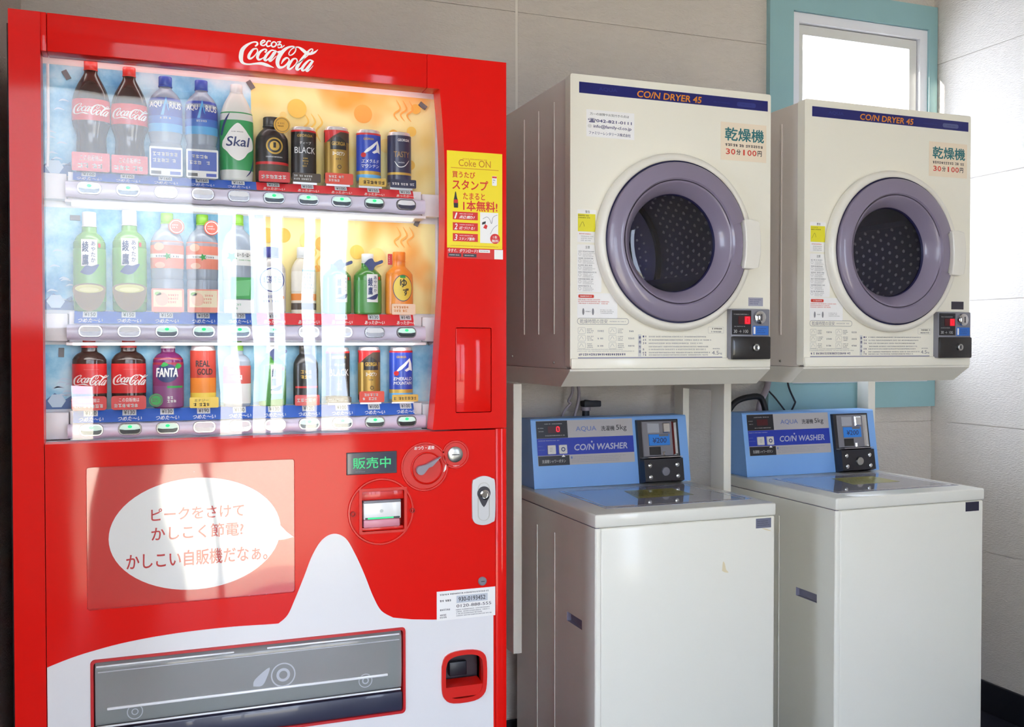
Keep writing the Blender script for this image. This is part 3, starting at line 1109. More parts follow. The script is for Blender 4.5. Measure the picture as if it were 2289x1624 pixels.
mb.box(.50, .80, -.001, .004, .4845, .4885, bar_w, .001)
mb.box(.155, .80, -.001, .002, .4725, .4745, mat('flap_line', 'c9cbd2', .3), .0008)
l = mb.build('flap_ridge_and_glints', vm)
l.parent = b
fog = mat('flap_emblem', 'b9bcc4', .4)
port = b
for cx, cz, rr_ in ((.535, .423, ((.027, .003), (.015, .006))), (.227, .382, ((.016, .002), (.007, .002))), (.72, .387, ((.016, .002), (.008, .003)))):
    mb = MB()
    sh = Sheet(mb, (0, .0009, 0))
    for r, t_ in rr_:
        sh.ring(cx, cz, r, t_, fog)
    mb.build('flap_emblem', vm, smooth=0).parent = port
mb = MB()
sh = Sheet(mb, (0, .0009, 0))
sh.poly(smooth_line([(.470, .405), (.474, .42), (.505, .443), (.498, .418), (.488, .404), (.470, .405)], 4), fog)
mb.build('flap_emblem', vm, smooth=0).parent = port

# coin return cup
mb = MB()
cin = [(.9567 + (x - .9567) * .84, .37 + (z - .37) * .84) for x, z in CUP]
mb.plate([(.9567 + (x - .9567) * 1.02, .37 + (z - .37) * 1.02) for x, z in CUP], [cin], -.006, .012, red_plain)
mb.plate([(.9567 + (x - .9567) * .9, .37 + (z - .37) * .9) for x, z in CUP], [], .05, .054, mat('cup_dark', '3a3038', .4), back=False)
b = mb.build('coin_return', vm)
mb = MB()
mb.add([(.911, -.004, .347), (1.003, -.004, .347), (1.003, .04, .352), (.911, .04, .352), (.911, -.004, .322), (1.003, -.004, .322)], [(0, 1, 2, 3), (0, 4, 5, 1)], red_plain)
l = mb.build('coin_tray', vm)
l.parent = b
mb = MB().box(.93, .975, .03, .045, .36, .395, dk, .004)
l = mb.build('coin_chute', vm)
l.parent = b


# ------------------------------------------------------------------ the drinks on show
CY, KD = .089, .68
cap_red = mat('cap_red', 'd8372f', .35)
cap_blue = mat('cap_blue', '3a55b4', .35)
cap_white = mat('cap_white', 'e2e4e4', .35)
cap_green = mat('cap_green', '86c23c', .35)
cap_navy = mat('cap_navy', '33388f', .3)
cap_orange = mat('cap_orange', 'ef8222', .35)
cap_grey = mat('cap_grey', '4d4a48', .3, metal=.5)
cola = clear_plastic('cola_bottle', '38231e', .12)
clear_pet = clear_plastic('clear_bottle', 'c6d0de', .45)
tea_pet = clear_plastic('green_tea_bottle', '7fb35c', .25)
tea_dark = clear_plastic('warm_tea_bottle', '4d9040', .12)
grape = clear_plastic('grape_bottle', '7a2a66', .1)
lbl_red = mat('label_red', 'd01f22', .35, coat=.3)
lbl_blue = mat('label_blue', '3a4fae', .35, coat=.2)
lbl_sky = mat('label_sky', '62b0e6', .35, coat=.2)
lbl_white = mat('label_white', 'eeeeec', .4)
lbl_green = mat('label_green', '2f9c58', .35, coat=.2)
lbl_peach = mat('label_peach', 'ee8f78', .4)
lbl_peach2 = mat('label_pale_peach', 'f3c3a8', .4)
lbl_navy = mat('label_navy', '2c3a70', .4)
lbl_black = mat('can_black', '1e1b1c', .3, coat=.3)
lbl_gold = mat('can_gold', 'a8843c', .3, metal=.5)
lbl_brown = mat('can_brown', '4a3a2c', .4)
lbl_bl = mat('can_blue', '2346b8', .3, coat=.3)
lbl_nv = mat('can_navy', '2a2c4c', .3, coat=.3)
lbl_yel = mat('label_yellow', 'f0cf4c', .4)
lbl_or = mat('label_orange', 'ee8a26', .4)
leaf_g = mat('leaf_green', '2fa24a', .5)
gold_ink = mat('gold_ink', 'c8a24a', .4, metal=.4)
alu = mat('can_end', 'e4e4e6', .25, metal=.6)

ORD = ['first', 'second', 'third', 'fourth', 'fifth', 'sixth', 'seventh', 'eighth', 'ninth', 'tenth']
SHELF = ['top', 'middle', 'bottom']
P_CONTOUR = [(.70, 0), (.84, .02), (.86, .06), (.83, .18), (.78, .30), (.86, .37), (.98, .43), (1, .52), (.985, .63), (.87, .72), (.68, .79), (.48, .85), (.36, .89), (.35, .925)]
P_SPORT = [(.85, 0), (.96, .02), (.97, .30), (.90, .34), (.97, .40), (1, .45), (1, .68), (.94, .76), (.74, .82), (.46, .865), (.38, .885), (.37, .91)]
P_SLIM = [(.86, 0), (.95, .02), (1, .15), (1, .60), (.94, .70), (.74, .80), (.52, .87), (.42, .90), (.41, .915)]
P_PET = [(.84, 0), (.96, .02), (.98, .30), (.93, .33), (.98, .37), (1, .64), (.96, .72), (.74, .80), (.46, .845), (.40, .865), (.39, .90)]
P_SQUAT = [(.88, 0), (.98, .02), (1, .10), (1, .62), (.95, .70), (.74, .76), (.50, .79), (.46, .81), (.45, .85)]
P_WARM = [(.88, 0), (.98, .02), (1, .08), (1, .58), (.93, .66), (.70, .72), (.50, .76), (.46, .79), (.45, .86)]
P_CANB = [(.88, 0), (.98, .02), (1, .06), (1, .60), (.93, .70), (.72, .78), (.56, .82), (.52, .84), (.52, .87)]
P_CAN = [(.86, 0), (.99, .025), (1, .05), (1, .93), (.93, .965), (.93, .985), (.88, 1.0)]


class Drink:
    def __init__(self, name, cat, desc, row, col, x0, x1, zt, prof, body, cap=None, bodymats=None, lift=0, group=None):
        (xa, _), (xb, zt2) = shift(x0, 1, CY, .065), shift(x1, zt, CY, .065)
        self.a = (xb - xa) / 2 - .0005
        self.cx = (xa + xb) / 2
        self.base = ROWS[row][2] + lift
        self.h = zt2 - self.base
        label = '%s, %s from left on %s shelf' % (desc, ORD[col], SHELF[row])
        self.t = thing(name, (self.cx, CY, self.base), label, cat, group or 'drinks shown on the %s shelf' % SHELF[row])
        self.prof, self.row = prof, row
        mb = MB()
        P = smooth_line(prof, 3) if prof is not P_CAN else prof
        mb.lathe([(r * self.a, h * self.h) for r, h in P], (self.cx, CY, self.base), body, seg=36, ys=KD)
        if lift:
            mb.box(self.cx - self.a * .95, self.cx + self.a * .95, CY - self.a * KD, CY + self.a * KD * .9, ROWS[row][2], self.base - .0002, body)
        self.body = mb.build('can' if prof is P_CAN else 'bottle', self.t, smooth=40)
        if cap:
            r, h0, m = cap
            mb = MB()
            R = r * self.a
            V = [(R * .96, h0 * self.h), (R, h0 * self.h + .001), (R, self.h - .0015), (R * .92, self.h)]
            mb.lathe(V, (self.cx, CY, self.base), m, seg=28, ys=max(KD, .8))
            mb.lathe([(R * 1.04, h0 * self.h - .003), (R * 1.04, h0 * self.h - .0005)], (self.cx, CY, self.base), m, seg=28, ys=max(KD, .8))
            mb.build('cap', self.t, smooth=40)

    def z(self, f):
        return self.base + f * self.h

    def rad(self, f):
        P = self.prof
        for (r0, h0), (r1, h1) in zip(P[:-1], P[1:]):
            if h0 <= f <= h1:
                return (r0 + (r1 - r0) * (f - h0) / max(h1 - h0, 1e-6)) * self.a
        return self.a

    def sleeve(self, bands, printer=None, name='label', rr=None):
        """bands: [(f0, f1, material)]; the print wraps round the front of the sleeve"""
        mb = MB()
        for f0, f1, m in bands:
            n = 6
            pr = []
            for i in range(n + 1):
                f = f0 + (f1 - f0) * i / n
                pr.append(((rr * self.a if rr else self.rad(f) + .0005), f * self.h))
            mb.lathe([(pr[0][0] - .0006, pr[0][1])] + pr + [(pr[-1][0] - .0006, pr[-1][1])], (self.cx, CY, self.base), m, seg=36, ys=KD)
        if printer:
            def wrap(x, y, up):
                f = (y - self.base) / self.h
                a = (rr * self.a if rr else self.rad(f) + .0005)
                s = math.sqrt(max(.0, 1 - min(1, abs(x - self.cx) / a) ** 2))
                return (x, CY - (a * KD + .0002) * s - up * 1.6 - .0001, y)
            printer(Sheet(mb, wrap=wrap))
        return mb.build(name, self.t, smooth=40)

    def card(self, w0, w1, f0, f1, m, printer=None, r=.003, name='placard'):
        mb = MB()
        yf = CY - self.a * KD - .0030
        x0, x1 = self.cx + w0 * self.a, self.cx + w1 * self.a
        mb.plate(rrect(x0, self.z(f0), x1, self.z(f1), min(r, (x1 - x0) * .3)), [], yf, yf + .0016, m)
        if printer:
            printer(Sheet(mb, (0, yf - .0001, 0)), x0, self.z(f0), x1, self.z(f1))
        return mb.build(name, self.t, smooth=0)

    def roundtag(self, cx, f, r, m, m2=None):
        mb = MB()
        yf = CY - self.a * KD * .75 - .003
        c = (self.cx + cx * self.a, yf, self.z(f))
        mb.lathe([(r, .001), (r, -.0006), (r * .97, -.001)], c, m, 'Y', 26)
        if m2:
            sh = Sheet(mb, (0, yf - .0011, 0))
            sh.ring(c[0], c[2], r * .86, r * .1, m2)
            sh.greek(c[0] - r * .55, c[2] - r * .3, c[0] + r * .55, c[2] + r * .35, 2, m2)
        mb.build('round_tag', self.t, smooth=0)

    def drop(self):
        pass


def red_card(sh, x0, z0, x1, z1):
    w_, h_ = x1 - x0, z1 - z0
    sh.text('この自販機は', x0 + w_ * .22, z0 + h_ * .56, x1 - w_ * .2, z0 + h_ * .86, white_print)
    sh.greek(x0 + w_ * .08, z0 + h_ * .14, x1 - w_ * .08, z0 + h_ * .46, 1, white_print, .8)


def big_cola(col, x0, x1, zt):
    d = Drink('cola_bottle', 'bottle', 'tall curvy cola bottle with red cap and red band', 0, col, x0, x1, zt, P_CONTOUR, cola, (.36, .925, cap_red))
    d.sleeve([(.455, .645, lbl_red)], lambda sh: sh.script(SCRIPT, d.cx + d.a * .04, d.z(.552), d.a * .98 / .078 * .92, white_print, d.a * .98 / .085))
    d.card(-.98, .98, 0, .165, lbl_red, red_card)


big_cola(0, .111, .187, 1.757)
big_cola(1, .1875, .262, 1.751)


def sports(col, x0, x1, zt):
    d = Drink('sports_drink_bottle', 'bottle', 'sports drink bottle with blue cap and blue wrap', 0, col, x0, x1, zt, P_SPORT, clear_pet, (.40, .91, cap_blue))

    def pr(sh):
        a, cx = d.a, d.cx
        sh.text('AQU', cx - a * .93, d.z(.67), cx - a * .25, d.z(.735), white_print, .02)
        sh.text('RIUS', cx + a * .22, d.z(.67), cx + a * .9, d.z(.735), white_print, .02)
        sh.poly([(cx - a * .3, d.z(.60)), (cx - a * .12, d.z(.60)), (cx + a * .02, d.z(.73)), (cx + a * .12, d.z(.66)), (cx + a * .2, d.z(.64)), (cx + a * .02, d.z(.79))], lbl_sky)
        sh.greek(cx - a * .35, d.z(.555), cx + a * .35, d.z(.59), 1, white_print)
    d.sleeve([(.44, .52, lbl_sky), (.52, .595, mat('label_mid_blue', '4a78cc', .35)), (.595, .795, lbl_blue)], pr)

    def cp(sh, x0, z0, x1, z1):
        w_, h_ = x1 - x0, z1 - z0
        sh.rect(x0 + w_ * .05, z0 + h_ * .25, x1 - w_ * .05, z0 + h_ * .92, mat('placard_blue', '4a62b8', .4))
        sh.k = 2
        sh.greek(x0 + w_ * .1, z0 + h_ * .42, x1 - w_ * .1, z0 + h_ * .85, 2, white_print, .6)
        sh.rect(x0 + w_ * .05, z0 + h_ * .05, x0 + w_ * .35, z0 + h_ * .16, clip_grey)
        sh.rect(x1 - w_ * .38, z0 + h_ * .05, x1 - w_ * .06, z0 + h_ * .16, lbl_blue)
    d.card(-.97, .97, 0, .285, lbl_white, cp)


sports(2, .2625, .333, 1.738)
sports(3, .3375, .407, 1.737)

d = Drink('melon_soda_bottle', 'bottle', 'white and green soda bottle with cloud-shaped badge', 0, 4, .4105, .4835, 1.735, P_SLIM, mat('milky_bottle', 'd9dbd6', .3), (.36, .915, cap_white))


def pr(sh):
    a, cx = d.a, d.cx
    sh.poly(smooth_line([(cx - a * .97, d.z(.47)), (cx - a * .8, d.z(.60)), (cx - a * .45, d.z(.69)), (cx - a * .75, d.z(.56)), (cx - a * .88, d.z(.46)), (cx - a * .97, d.z(.47))], 4), lbl_navy)
    sh.poly(smooth_line([(cx + a * .97, d.z(.24)), (cx + a * .8, d.z(.12)), (cx + a * .5, d.z(.04)), (cx + a * .8, d.z(.09)), (cx + a * .95, d.z(.17)), (cx + a * .97, d.z(.24))], 4), lbl_navy)
    bl = smooth_line([(cx - a * .86, d.z(.40)), (cx - a * .62, d.z(.47)), (cx - a * .38, d.z(.53)), (cx + a * .02, d.z(.585)), (cx + a * .42, d.z(.53)), (cx + a * .64, d.z(.48)), (cx + a * .9, d.z(.42)), (cx + a * .92, d.z(.33)), (cx + a * .62, d.z(.285)), (cx + a * .38, d.z(.23)), (cx + a * .02, d.z(.20)), (cx - a * .38, d.z(.24)), (cx - a * .62, d.z(.29)), (cx - a * .88, d.z(.34)), (cx - a * .86, d.z(.40))], 4)
    sh.k = 3
    sh.poly(bl, white_print)
    sh.k = 5
    sh.text('Skal', cx - a * .68, d.z(.345), cx + a * .74, d.z(.445), lbl_navy, .015, .15)
    sh.greek(cx - a * .4, d.z(.485), cx + a * .4, d.z(.505), 1, clip_grey)


d.sleeve([(.015, .70, lbl_green)], pr)

d = Drink('coffee_bottle_can', 'can', 'black bottle can with gold emblem and round gold tag', 0, 5, .4875, .5605, 1.668, P_CANB, lbl_black, (.54, .87, cap_grey))


def pr(sh):
    a, cx = d.a, d.cx
    sh.ring(cx + a * .08, d.z(.55), a * .52, a * .10, gold_ink, 30)
    sh.ellipse(cx + a * .08, d.z(.55), a * .30, a * .30, gold_ink)
    sh.k = 2
    sh.rect(cx + a * .0, d.z(.52), cx + a * .16, d.z(.60), lbl_black)
    sh.greek(cx - a * .45, d.z(.365), cx + a * .6, d.z(.40), 1, white_print)


d.sleeve([(.05, .27, lbl_brown), (.27, .31, lbl_red), (.31, .70, lbl_black)], pr)
d.card(-.9, 1.0, 0, .16, lbl_red, lambda sh, x0, z0, x1, z1: sh.greek(x0 + .006, z0 + .006, x1 - .006, z1 - .007, 1, white_print, .8))
d.roundtag(.55, .875, .0185, mat('tag_gold', 'd8a23a', .35, metal=.3), mat('tag_gold_dark', '8a6a2a', .4))


def can_black(row, col, x0, x1, zt):
    d = Drink('black_coffee_can', 'can', 'black canned coffee with large white capitals', row, col, x0, x1, zt, P_CAN, alu, lift=.012 if row == 0 else .004)

    def pr(sh):
        a, cx = d.a, d.cx
        sh.text('GEORGIA', cx - a * .6, d.z(.80), cx + a * .62, d.z(.85), gold_ink, .02, .2)
        sh.text('ディープ', cx - a * .4, d.z(.66), cx + a * .5, d.z(.715), lbl_white)
        sh.text('BLACK', cx - a * .78, d.z(.49), cx + a * .84, d.z(.61), lbl_white)
        sh.greek(cx - a * .2, d.z(.22), cx + a * .35, d.z(.42), 4, gold_ink)
    d.sleeve([(.05, .90, lbl_black), (.90, .935, lbl_red)], pr, rr=1.012)
    d.card(-1.0, 1.25 if row == 0 else 1.0, -.06 if row == 0 else 0, .11, lbl_brown, lambda sh, x0, z0, x1, z1: sh.greek(x0 + .003, z0 + .003, x1 - .003, z1 - .003, 2, lbl_white, .6))


def can_gold(row, col, x0, x1, zt):
    d = Drink('brown_and_gold_coffee_can', 'can', 'gold canned coffee with brown top and red card', row, col, x0, x1, zt, P_CAN, alu, lift=.012 if row == 0 else .004)

    def pr(sh):
        a, cx = d.a, d.cx
        sh.poly([(cx - a * .97, d.z(.90)), (cx - a * .97, d.z(.70)), (cx - a * .4, d.z(.82)), (cx + a * .2, d.z(.90))], lbl_red)
        sh.poly(smooth_line([(cx - a * .6, d.z(.72)), (cx - a * .2, d.z(.80)), (cx + a * .2, d.z(.80)), (cx + a * .7, d.z(.72))], 4) + [(cx + a * .7, d.z(.58)), (cx - a * .6, d.z(.58))], lbl_black)
        sh.k = 3
        sh.text('GEORGIA', cx - a * .5, d.z(.65), cx + a * .6, d.z(.72), gold_ink, .02)
        sh.text('ヨーロピアン', cx - a * .45, d.z(.47), cx + a * .55, d.z(.54), lbl_white, .02)
        sh.greek(cx - a * .2, d.z(.38), cx + a * .3, d.z(.43), 1, lbl_black)
        sh.ring(cx + a * .1, d.z(.26), a * .17, a * .06, lbl_brown, 20)
    d.sleeve([(.05, .14, lbl_brown), (.14, .72, lbl_gold), (.72, .90, lbl_brown), (.90, .935, lbl_red)], pr, rr=1.012)
    d.card(-1.05, 1.2, -.06 if row == 0 else 0, .14 if row == 0 else .20, mat('placard_red', 'e0452f', .4), lambda sh, x0, z0, x1, z1: sh.greek(x0 + .008, z0 + .004, x1 - .008, z1 - .004, 2, white_print, .7))


def can_blue(row, col, x0, x1, zt):
    d = Drink('blue_mountain_coffee_can', 'can', 'blue canned coffee with white mountain and red dot', row, col, x0, x1, zt, P_CAN, alu, lift=.012 if row == 0 else .004)

    def pr(sh):
        a, cx = d.a, d.cx
        sh.poly([(cx - a * .66, d.z(.53)), (cx - a * .3, d.z(.63)), (cx + a * .1, d.z(.70)), (cx + a * .62, d.z(.80)), (cx + a * .78, d.z(.70)), (cx + a * .86, d.z(.56)), (cx + a * .6, d.z(.58)), (cx + a * .3, d.z(.55)), (cx, d.z(.60))], lbl_white)
        sh.k = 3
        sh.poly([(cx - a * .2, d.z(.57)), (cx + a * .25, d.z(.66)), (cx + a * .55, d.z(.74)), (cx + a * .5, d.z(.63)), (cx + a * .1, d.z(.57))], lbl_bl)
        sh.ellipse(cx - a * .55, d.z(.52), a * .2, a * .2, lbl_red, 20)
        sh.text('GEORGIA', cx - a * .55, d.z(.80), cx + a * .3, d.z(.84), gold_ink, .02)
        if row == 0:
            sh.text('エメラルド', cx - a * .7, d.z(.37), cx + a * .75, d.z(.44), lbl_white, .02, .2)
            sh.text('マウンテン', cx - a * .7, d.z(.28), cx + a * .75, d.z(.35), lbl_white, .02, .2)
        else:
            sh.text('EMERALD', cx - a * .75, d.z(.39), cx + a * .8, d.z(.45), lbl_white, .02, .15)
            sh.text('MOUNTAIN', cx - a * .75, d.z(.31), cx + a * .8, d.z(.37), lbl_white, .02, .15)
    d.sleeve([(.05, .16, lbl_sky), (.16, .225, gold_ink), (.225, .90, lbl_bl), (.90, .935, lbl_red)], pr, rr=1.012)
    d.card(-.95, 1.3, -.06 if row == 0 else 0, .09 if row == 0 else .13, gold_ink, lambda sh, x0, z0, x1, z1: sh.greek(x0 + .004, z0 + .003, x1 - .004, z1 - .004, 1, lbl_brown, .7))


can_black(0, 6, .566, .6235, 1.651)
can_gold(0, 7, .641, .699, 1.657)
can_blue(0, 8, .716, .774, 1.656)
d = Drink('navy_coffee_can', 'can', 'dark navy canned coffee with bronze lettering', 0, 9, .790, .8475, 1.656, P_CAN, alu, lift=.012)


def pr(sh):
    a, cx = d.a, d.cx
    sh.text('GEORGIA', cx - a * .3, d.z(.82), cx + a * .7, d.z(.87), lbl_white, .02, .2)
    sh.text('TASTY', cx - a * .62, d.z(.52), cx + a * .72, d.z(.63), mat('bronze_ink', 'a8814e', .4, metal=.3), .01)
    sh.line([(cx - a * .55, d.z(.44), .001), (cx - a * .2, d.z(.34), .002), (cx + a * .3, d.z(.36), .002), (cx + a * .7, d.z(.47), .001)], lbl_white)
    sh.greek(cx - a * .3, d.z(.40), cx + a * .3, d.z(.44), 1, lbl_white)


d.sleeve([(.05, .19, lbl_nv), (.19, .235, gold_ink), (.235, .935, lbl_nv)], pr, rr=1.012)
d.card(-.95, 1.25, -.06, .10, lbl_nv, lambda sh, x0, z0, x1, z1: sh.greek(x0 + .004, z0 + .005, x1 - .004, z1 - .007, 1, white_print, .7))


# middle shelf
def green_tea(col, x0, x1, zt):
    d = Drink('green_tea_bottle', 'bottle', 'green tea bottle with tea bowl card', 1, col, x0, x1, zt, P_SQUAT, tea_pet, (.44, .865, cap_white))

    def pr(sh):
        a, cx = d.a, d.cx
        sh.rect(cx - a * .48, d.z(.45), cx + a * .5, d.z(.72), lbl_white)
        sh.k = 3
        sh.text('綾', cx - a * .42, d.z(.59), cx - a * .02, d.z(.70), lbl_navy, .02)
        sh.text('鷹', cx - a * .42, d.z(.46), cx - a * .02, d.z(.57), lbl_navy, .02)
        for i, c in enumerate('あやたか'):
            sh.text(c, cx + a * .12, d.z(.655 - i * .055), cx + a * .38, d.z(.70 - i * .055), lbl_navy, .01)
        sh.k = 5
        sh.poly(smooth_line([(cx - a * .55, d.z(.39)), (cx - a * .2, d.z(.455)), (cx + a * .15, d.z(.45)), (cx + a * .6, d.z(.47)), (cx + a * .3, d.z(.39)), (cx, d.z(.365)), (cx - a * .3, d.z(.37)), (cx - a * .55, d.z(.39))], 4), mat('mountain_blue', '43548c', .5))
        sh.rect(cx + a * .56, d.z(.64), cx + a * .7, d.z(.68), lbl_red)
    d.sleeve([(.10, .71, mat('tea_wrap', '79b45a', .35, coat=.2))], pr)
    mb = MB()
    yf = CY - d.a * KD - .003
    a, cx = d.a, d.cx
    bowl = [(cx + a * 1.0 * math.cos(math.radians(t)), d.z(.23) + d.h * .23 * math.sin(math.radians(t))) for t in range(180, 361, 12)] + [(cx + a * 1.0 * math.cos(math.radians(t)), d.z(.23) + d.h * .05 * math.sin(math.radians(t))) for t in range(0, 181, 12)]
    mb.plate(bowl, [], yf, yf + .0016, mat('bowl_brown', '8a7350', .6))
    sh = Sheet(mb, (0, yf - .0001, 0))
    sh.ellipse(cx, d.z(.225), a * .86, d.h * .042, mat('bowl_tea', 'c9c36a', .4))
    sh.k = 3
    sh.ellipse(cx, d.z(.215), a * .6, d.h * .022, mat('bowl_tea_light', 'dcd68a', .4))
    mb.build('placard', d.t, smooth=0)


green_tea(0, .111, .176, 1.438)
green_tea(1, .188, .2575, 1.445)


def peach(col, x0, x1, zt):
    d = Drink('peach_water_bottle', 'bottle', 'peach water bottle with round red tag', 1, col, x0, x1, zt, P_PET, clear_pet, (.38, .905, cap_green))

    def pr(sh):
        a, cx = d.a, d.cx
        sh.greek(cx - a * .7, d.z(.545), cx + a * .75, d.z(.575), 1, clip_grey)
        sh.k = 3
        sh.poly([(cx + a * .25 * math.cos(t * .628) * (1 if t % 2 else .45), d.z(.56) + a * .25 * math.sin(t * .628) * (1 if t % 2 else .45)) for t in range(10)], leaf_g)
        sh.k = 1
        sh.ellipse(cx - a * .5, d.z(.655), a * .3, a * .25, lbl_peach2, 20)
        sh.ellipse(cx - a * .45, d.z(.47), a * .3, a * .2, lbl_peach2, 20)
    d.sleeve([(.44, .545, lbl_peach), (.545, .585, lbl_white), (.585, .715, lbl_peach)], pr)

    def cp(sh, x0, z0, x1, z1):
        w_, h_ = x1 - x0, z1 - z0
        sh.rect(x0 + w_ * .06, z0 + h_ * .22, x1 - w_ * .06, z1 - h_ * .06, mat('placard_cream', 'f4e2c0', .5))
        sh.k = 2
        sh.ellipse(x0 + w_ * .32, z0 + h_ * .55, w_ * .2, h_ * .28, lbl_peach2, 24)
        sh.ellipse(x0 + w_ * .2, z0 + h_ * .78, w_ * .1, h_ * .08, cap_green, 16)
        sh.greek(x0 + w_ * .5, z0 + h_ * .35, x1 - w_ * .15, z0 + h_ * .8, 3, lbl_peach)
    d.card(-.97, .97, 0, .235, lbl_peach, cp)
    d.roundtag(.55, .86, .0165, mat('tag_red', 'e4604e', .4), white_print)


peach(2, .2645, .334, 1.443)
peach(3, .338, .407, 1.443)

d = Drink('plain_water_bottle', 'bottle', 'clear water bottle with green cap and leaf emblem', 1, 4, .414, .482, 1.446, P_PET, clear_pet, (.38, .905, cap_green))


def pr(sh):
    a, cx = d.a, d.cx
    sh.poly([(cx - a * .45 + a * .38 * math.cos(t * .628 + .3) * (1 if t % 2 else .5), d.z(.565) + a * .38 * math.sin(t * .628 + .3) * (1 if t % 2 else .5)) for t in range(10)], leaf_g)
    sh.k = 3
    sh.text('い・ろ・は・す', cx - a * .1, d.z(.565), cx + a * .95, d.z(.61), ink, .015)
    sh.greek(cx, d.z(.525), cx + a * .8, d.z(.545), 1, leaf_g)


d.sleeve([(.48, .64, lbl_white)], pr)
d.card(-.5, .95, .14, .36, leaf_g, lambda sh, x0, z0, x1, z1: sh.poly([(x0 + .006, z0 + .006), (x0 + .012, z1 - .008), (x1 - .006, z1 - .005), (x1 - .01, z0 + .008)], mat('leaf_light', '6cc47c', .5)))
d.card(-.95, .95, 0, .13, lbl_white, lambda sh, x0, z0, x1, z1: sh.greek(x0 + .008, z0 + .006, x1 - .02, z1 - .006, 2, mat('mint_print', '9fd0b4', .5)))

d = Drink('milk_tea_bottle_can', 'can', 'white milk tea bottle can with navy cap', 1, 5, .4885, .5535, 1.377, P_CANB, mat('milk_tea_body', 'c9c4c2', .3, metal=.2), (.54, .86, cap_navy))


def pr(sh):
    a, cx = d.a, d.cx
    sh.ellipse(cx, d.z(.50), a * .9, d.h * .20, lbl_white)
    sh.k = 2
    sh.ring(cx, d.z(.50), a * .86, a * .09, cap_navy)
    sh.k = 4
    sh.text('紅茶花伝', cx - a * .62, d.z(.45), cx + a * .66, d.z(.56), cap_navy, .015)
    sh.greek(cx - a * .7, d.z(.15), cx + a * .7, d.z(.28), 2, cap_navy)
    sh.ellipse(cx + a * .7, d.z(.24), a * .14, a * .14, lbl_or, 16)


d.sleeve([(.02, .70, mat('milk_tea_wrap', 'dedad8', .35))], pr)

d = Drink('cocoa_bottle', 'bottle', 'cream bottle with orange and brown label stripes', 1, 6, .565, .622, 1.379, P_CANB, mat('cream_body', 'e3d9c6', .35), (.54, .86, cap_white))
d.sleeve([(.06, .16, lbl_brown), (.2, .3, lbl_or), (.34, .66, mat('cream_label', 'efe8da', .4))], lambda sh: (sh.greek(d.cx - d.a * .1, d.z(.36), d.cx + d.a * .8, d.z(.62), 5, ink, .7), sh.rect(d.cx - d.a * .2, d.z(.63), d.cx + d.a * .8, d.z(.66), lbl_sky)))


def warm_tea(row, col, x0, x1, zt, bird=True):
    d = Drink('small_green_tea_bottle', 'bottle', 'small green tea bottle with dark neck tag' if bird else 'small green tea bottle', row, col, x0, x1, zt, P_WARM, tea_dark, (.44, .865, cap_white))

    def pr(sh):
        a, cx = d.a, d.cx
        sh.rect(cx - a * .2, d.z(.20), cx + a * .62, d.z(.66), lbl_white)
        sh.k = 3
        sh.text('綾', cx - a * .12, d.z(.46), cx + a * .22, d.z(.60), lbl_navy, .02)
        sh.text('鷹', cx - a * .12, d.z(.32), cx + a * .22, d.z(.45), lbl_navy, .02)
        for i, c in enumerate('あやたか'):
            sh.text(c, cx + a * .3, d.z(.575 - i * .07), cx + a * .54, d.z(.63 - i * .07), lbl_navy, .01)
        sh.poly(smooth_line([(cx - a * .25, d.z(.26)), (cx + a * .1, d.z(.29)), (cx + a * .6, d.z(.34)), (cx + a * .5, d.z(.26)), (cx + a * .2, d.z(.24)), (cx - a * .25, d.z(.26))], 4), lbl_navy)
        sh.rect(cx + a * .68, d.z(.57), cx + a * .8, d.z(.62), lbl_red)
    d.sleeve([(.02, .62, mat('tea_wrap_dark', '4c9444', .35, coat=.2))], pr)
    if bird:
        mb = MB()
        yf = CY - d.a * .5 * KD - .004
        a, cx = d.a, d.cx
        pts = smooth_line([(cx - a * .35, d.z(.83)), (cx - a * .05, d.z(.90)), (cx + a * .25, d.z(.92)), (cx + a * .45, d.z(.86)), (cx + a * .95, d.z(.90)), (cx + a * 1.0, d.z(.85)), (cx + a * .5, d.z(.80)), (cx + a * .3, d.z(.73)), (cx + a * .05, d.z(.71)), (cx - a * .1, d.z(.78)), (cx - a * .35, d.z(.83))], 3)
        mb.plate(pts[:-1], [], yf, yf + .001, lbl_navy)
        mb.build('neck_tag', d.t, smooth=0)


warm_tea(1, 7, .637, .703, 1.365)
warm_tea(1, 8, .709, .775, 1.369)

d = Drink('citrus_drink_bottle', 'bottle', 'orange citrus bottle with yellow fruit label', 1, 9, .784, .851, 1.376, P_WARM, mat('orange_bottle', 'ef8b24', .3, coat=.3), (.46, .86, cap_orange))


def pr(sh):
    a, cx = d.a, d.cx
    sh.ellipse(cx + a * .12, d.z(.42), a * .72, d.h * .21, lbl_navy)
    sh.k = 2
    sh.ellipse(cx + a * .12, d.z(.42), a * .68, d.h * .198, lbl_yel)
    sh.k = 4
    sh.text('ゆ', cx - a * .12, d.z(.43), cx + a * .4, d.z(.57), ink, .02)
    sh.text('ず', cx + a * .1, d.z(.30), cx + a * .55, d.z(.42), ink, .02)
    sh.poly([(cx - a * .1, d.z(.62)), (cx + a * .3, d.z(.62)), (cx + a * .3, d.z(.58)), (cx - a * .1, d.z(.58))], leaf_g)


d.sleeve([(.02, .66, mat('orange_wrap', 'f0922c', .35, coat=.2))], pr)
d.card(-.72, 1.0, 0, .17, mat('placard_pale_orange', 'f6d2b0', .4), lambda sh, x0, z0, x1, z1: sh.greek(x0 + .004, z0 + .005, x1 - .004, z1 - .004, 2, lbl_or, .7))
d.card(-1.0, -.68, .78, .95, lbl_red, lambda sh, x0, z0, x1, z1: sh.greek(x0 + .002, z0 + .003, x1 - .002, z1 - .003, 4, white_print), .001, 'neck_tag')


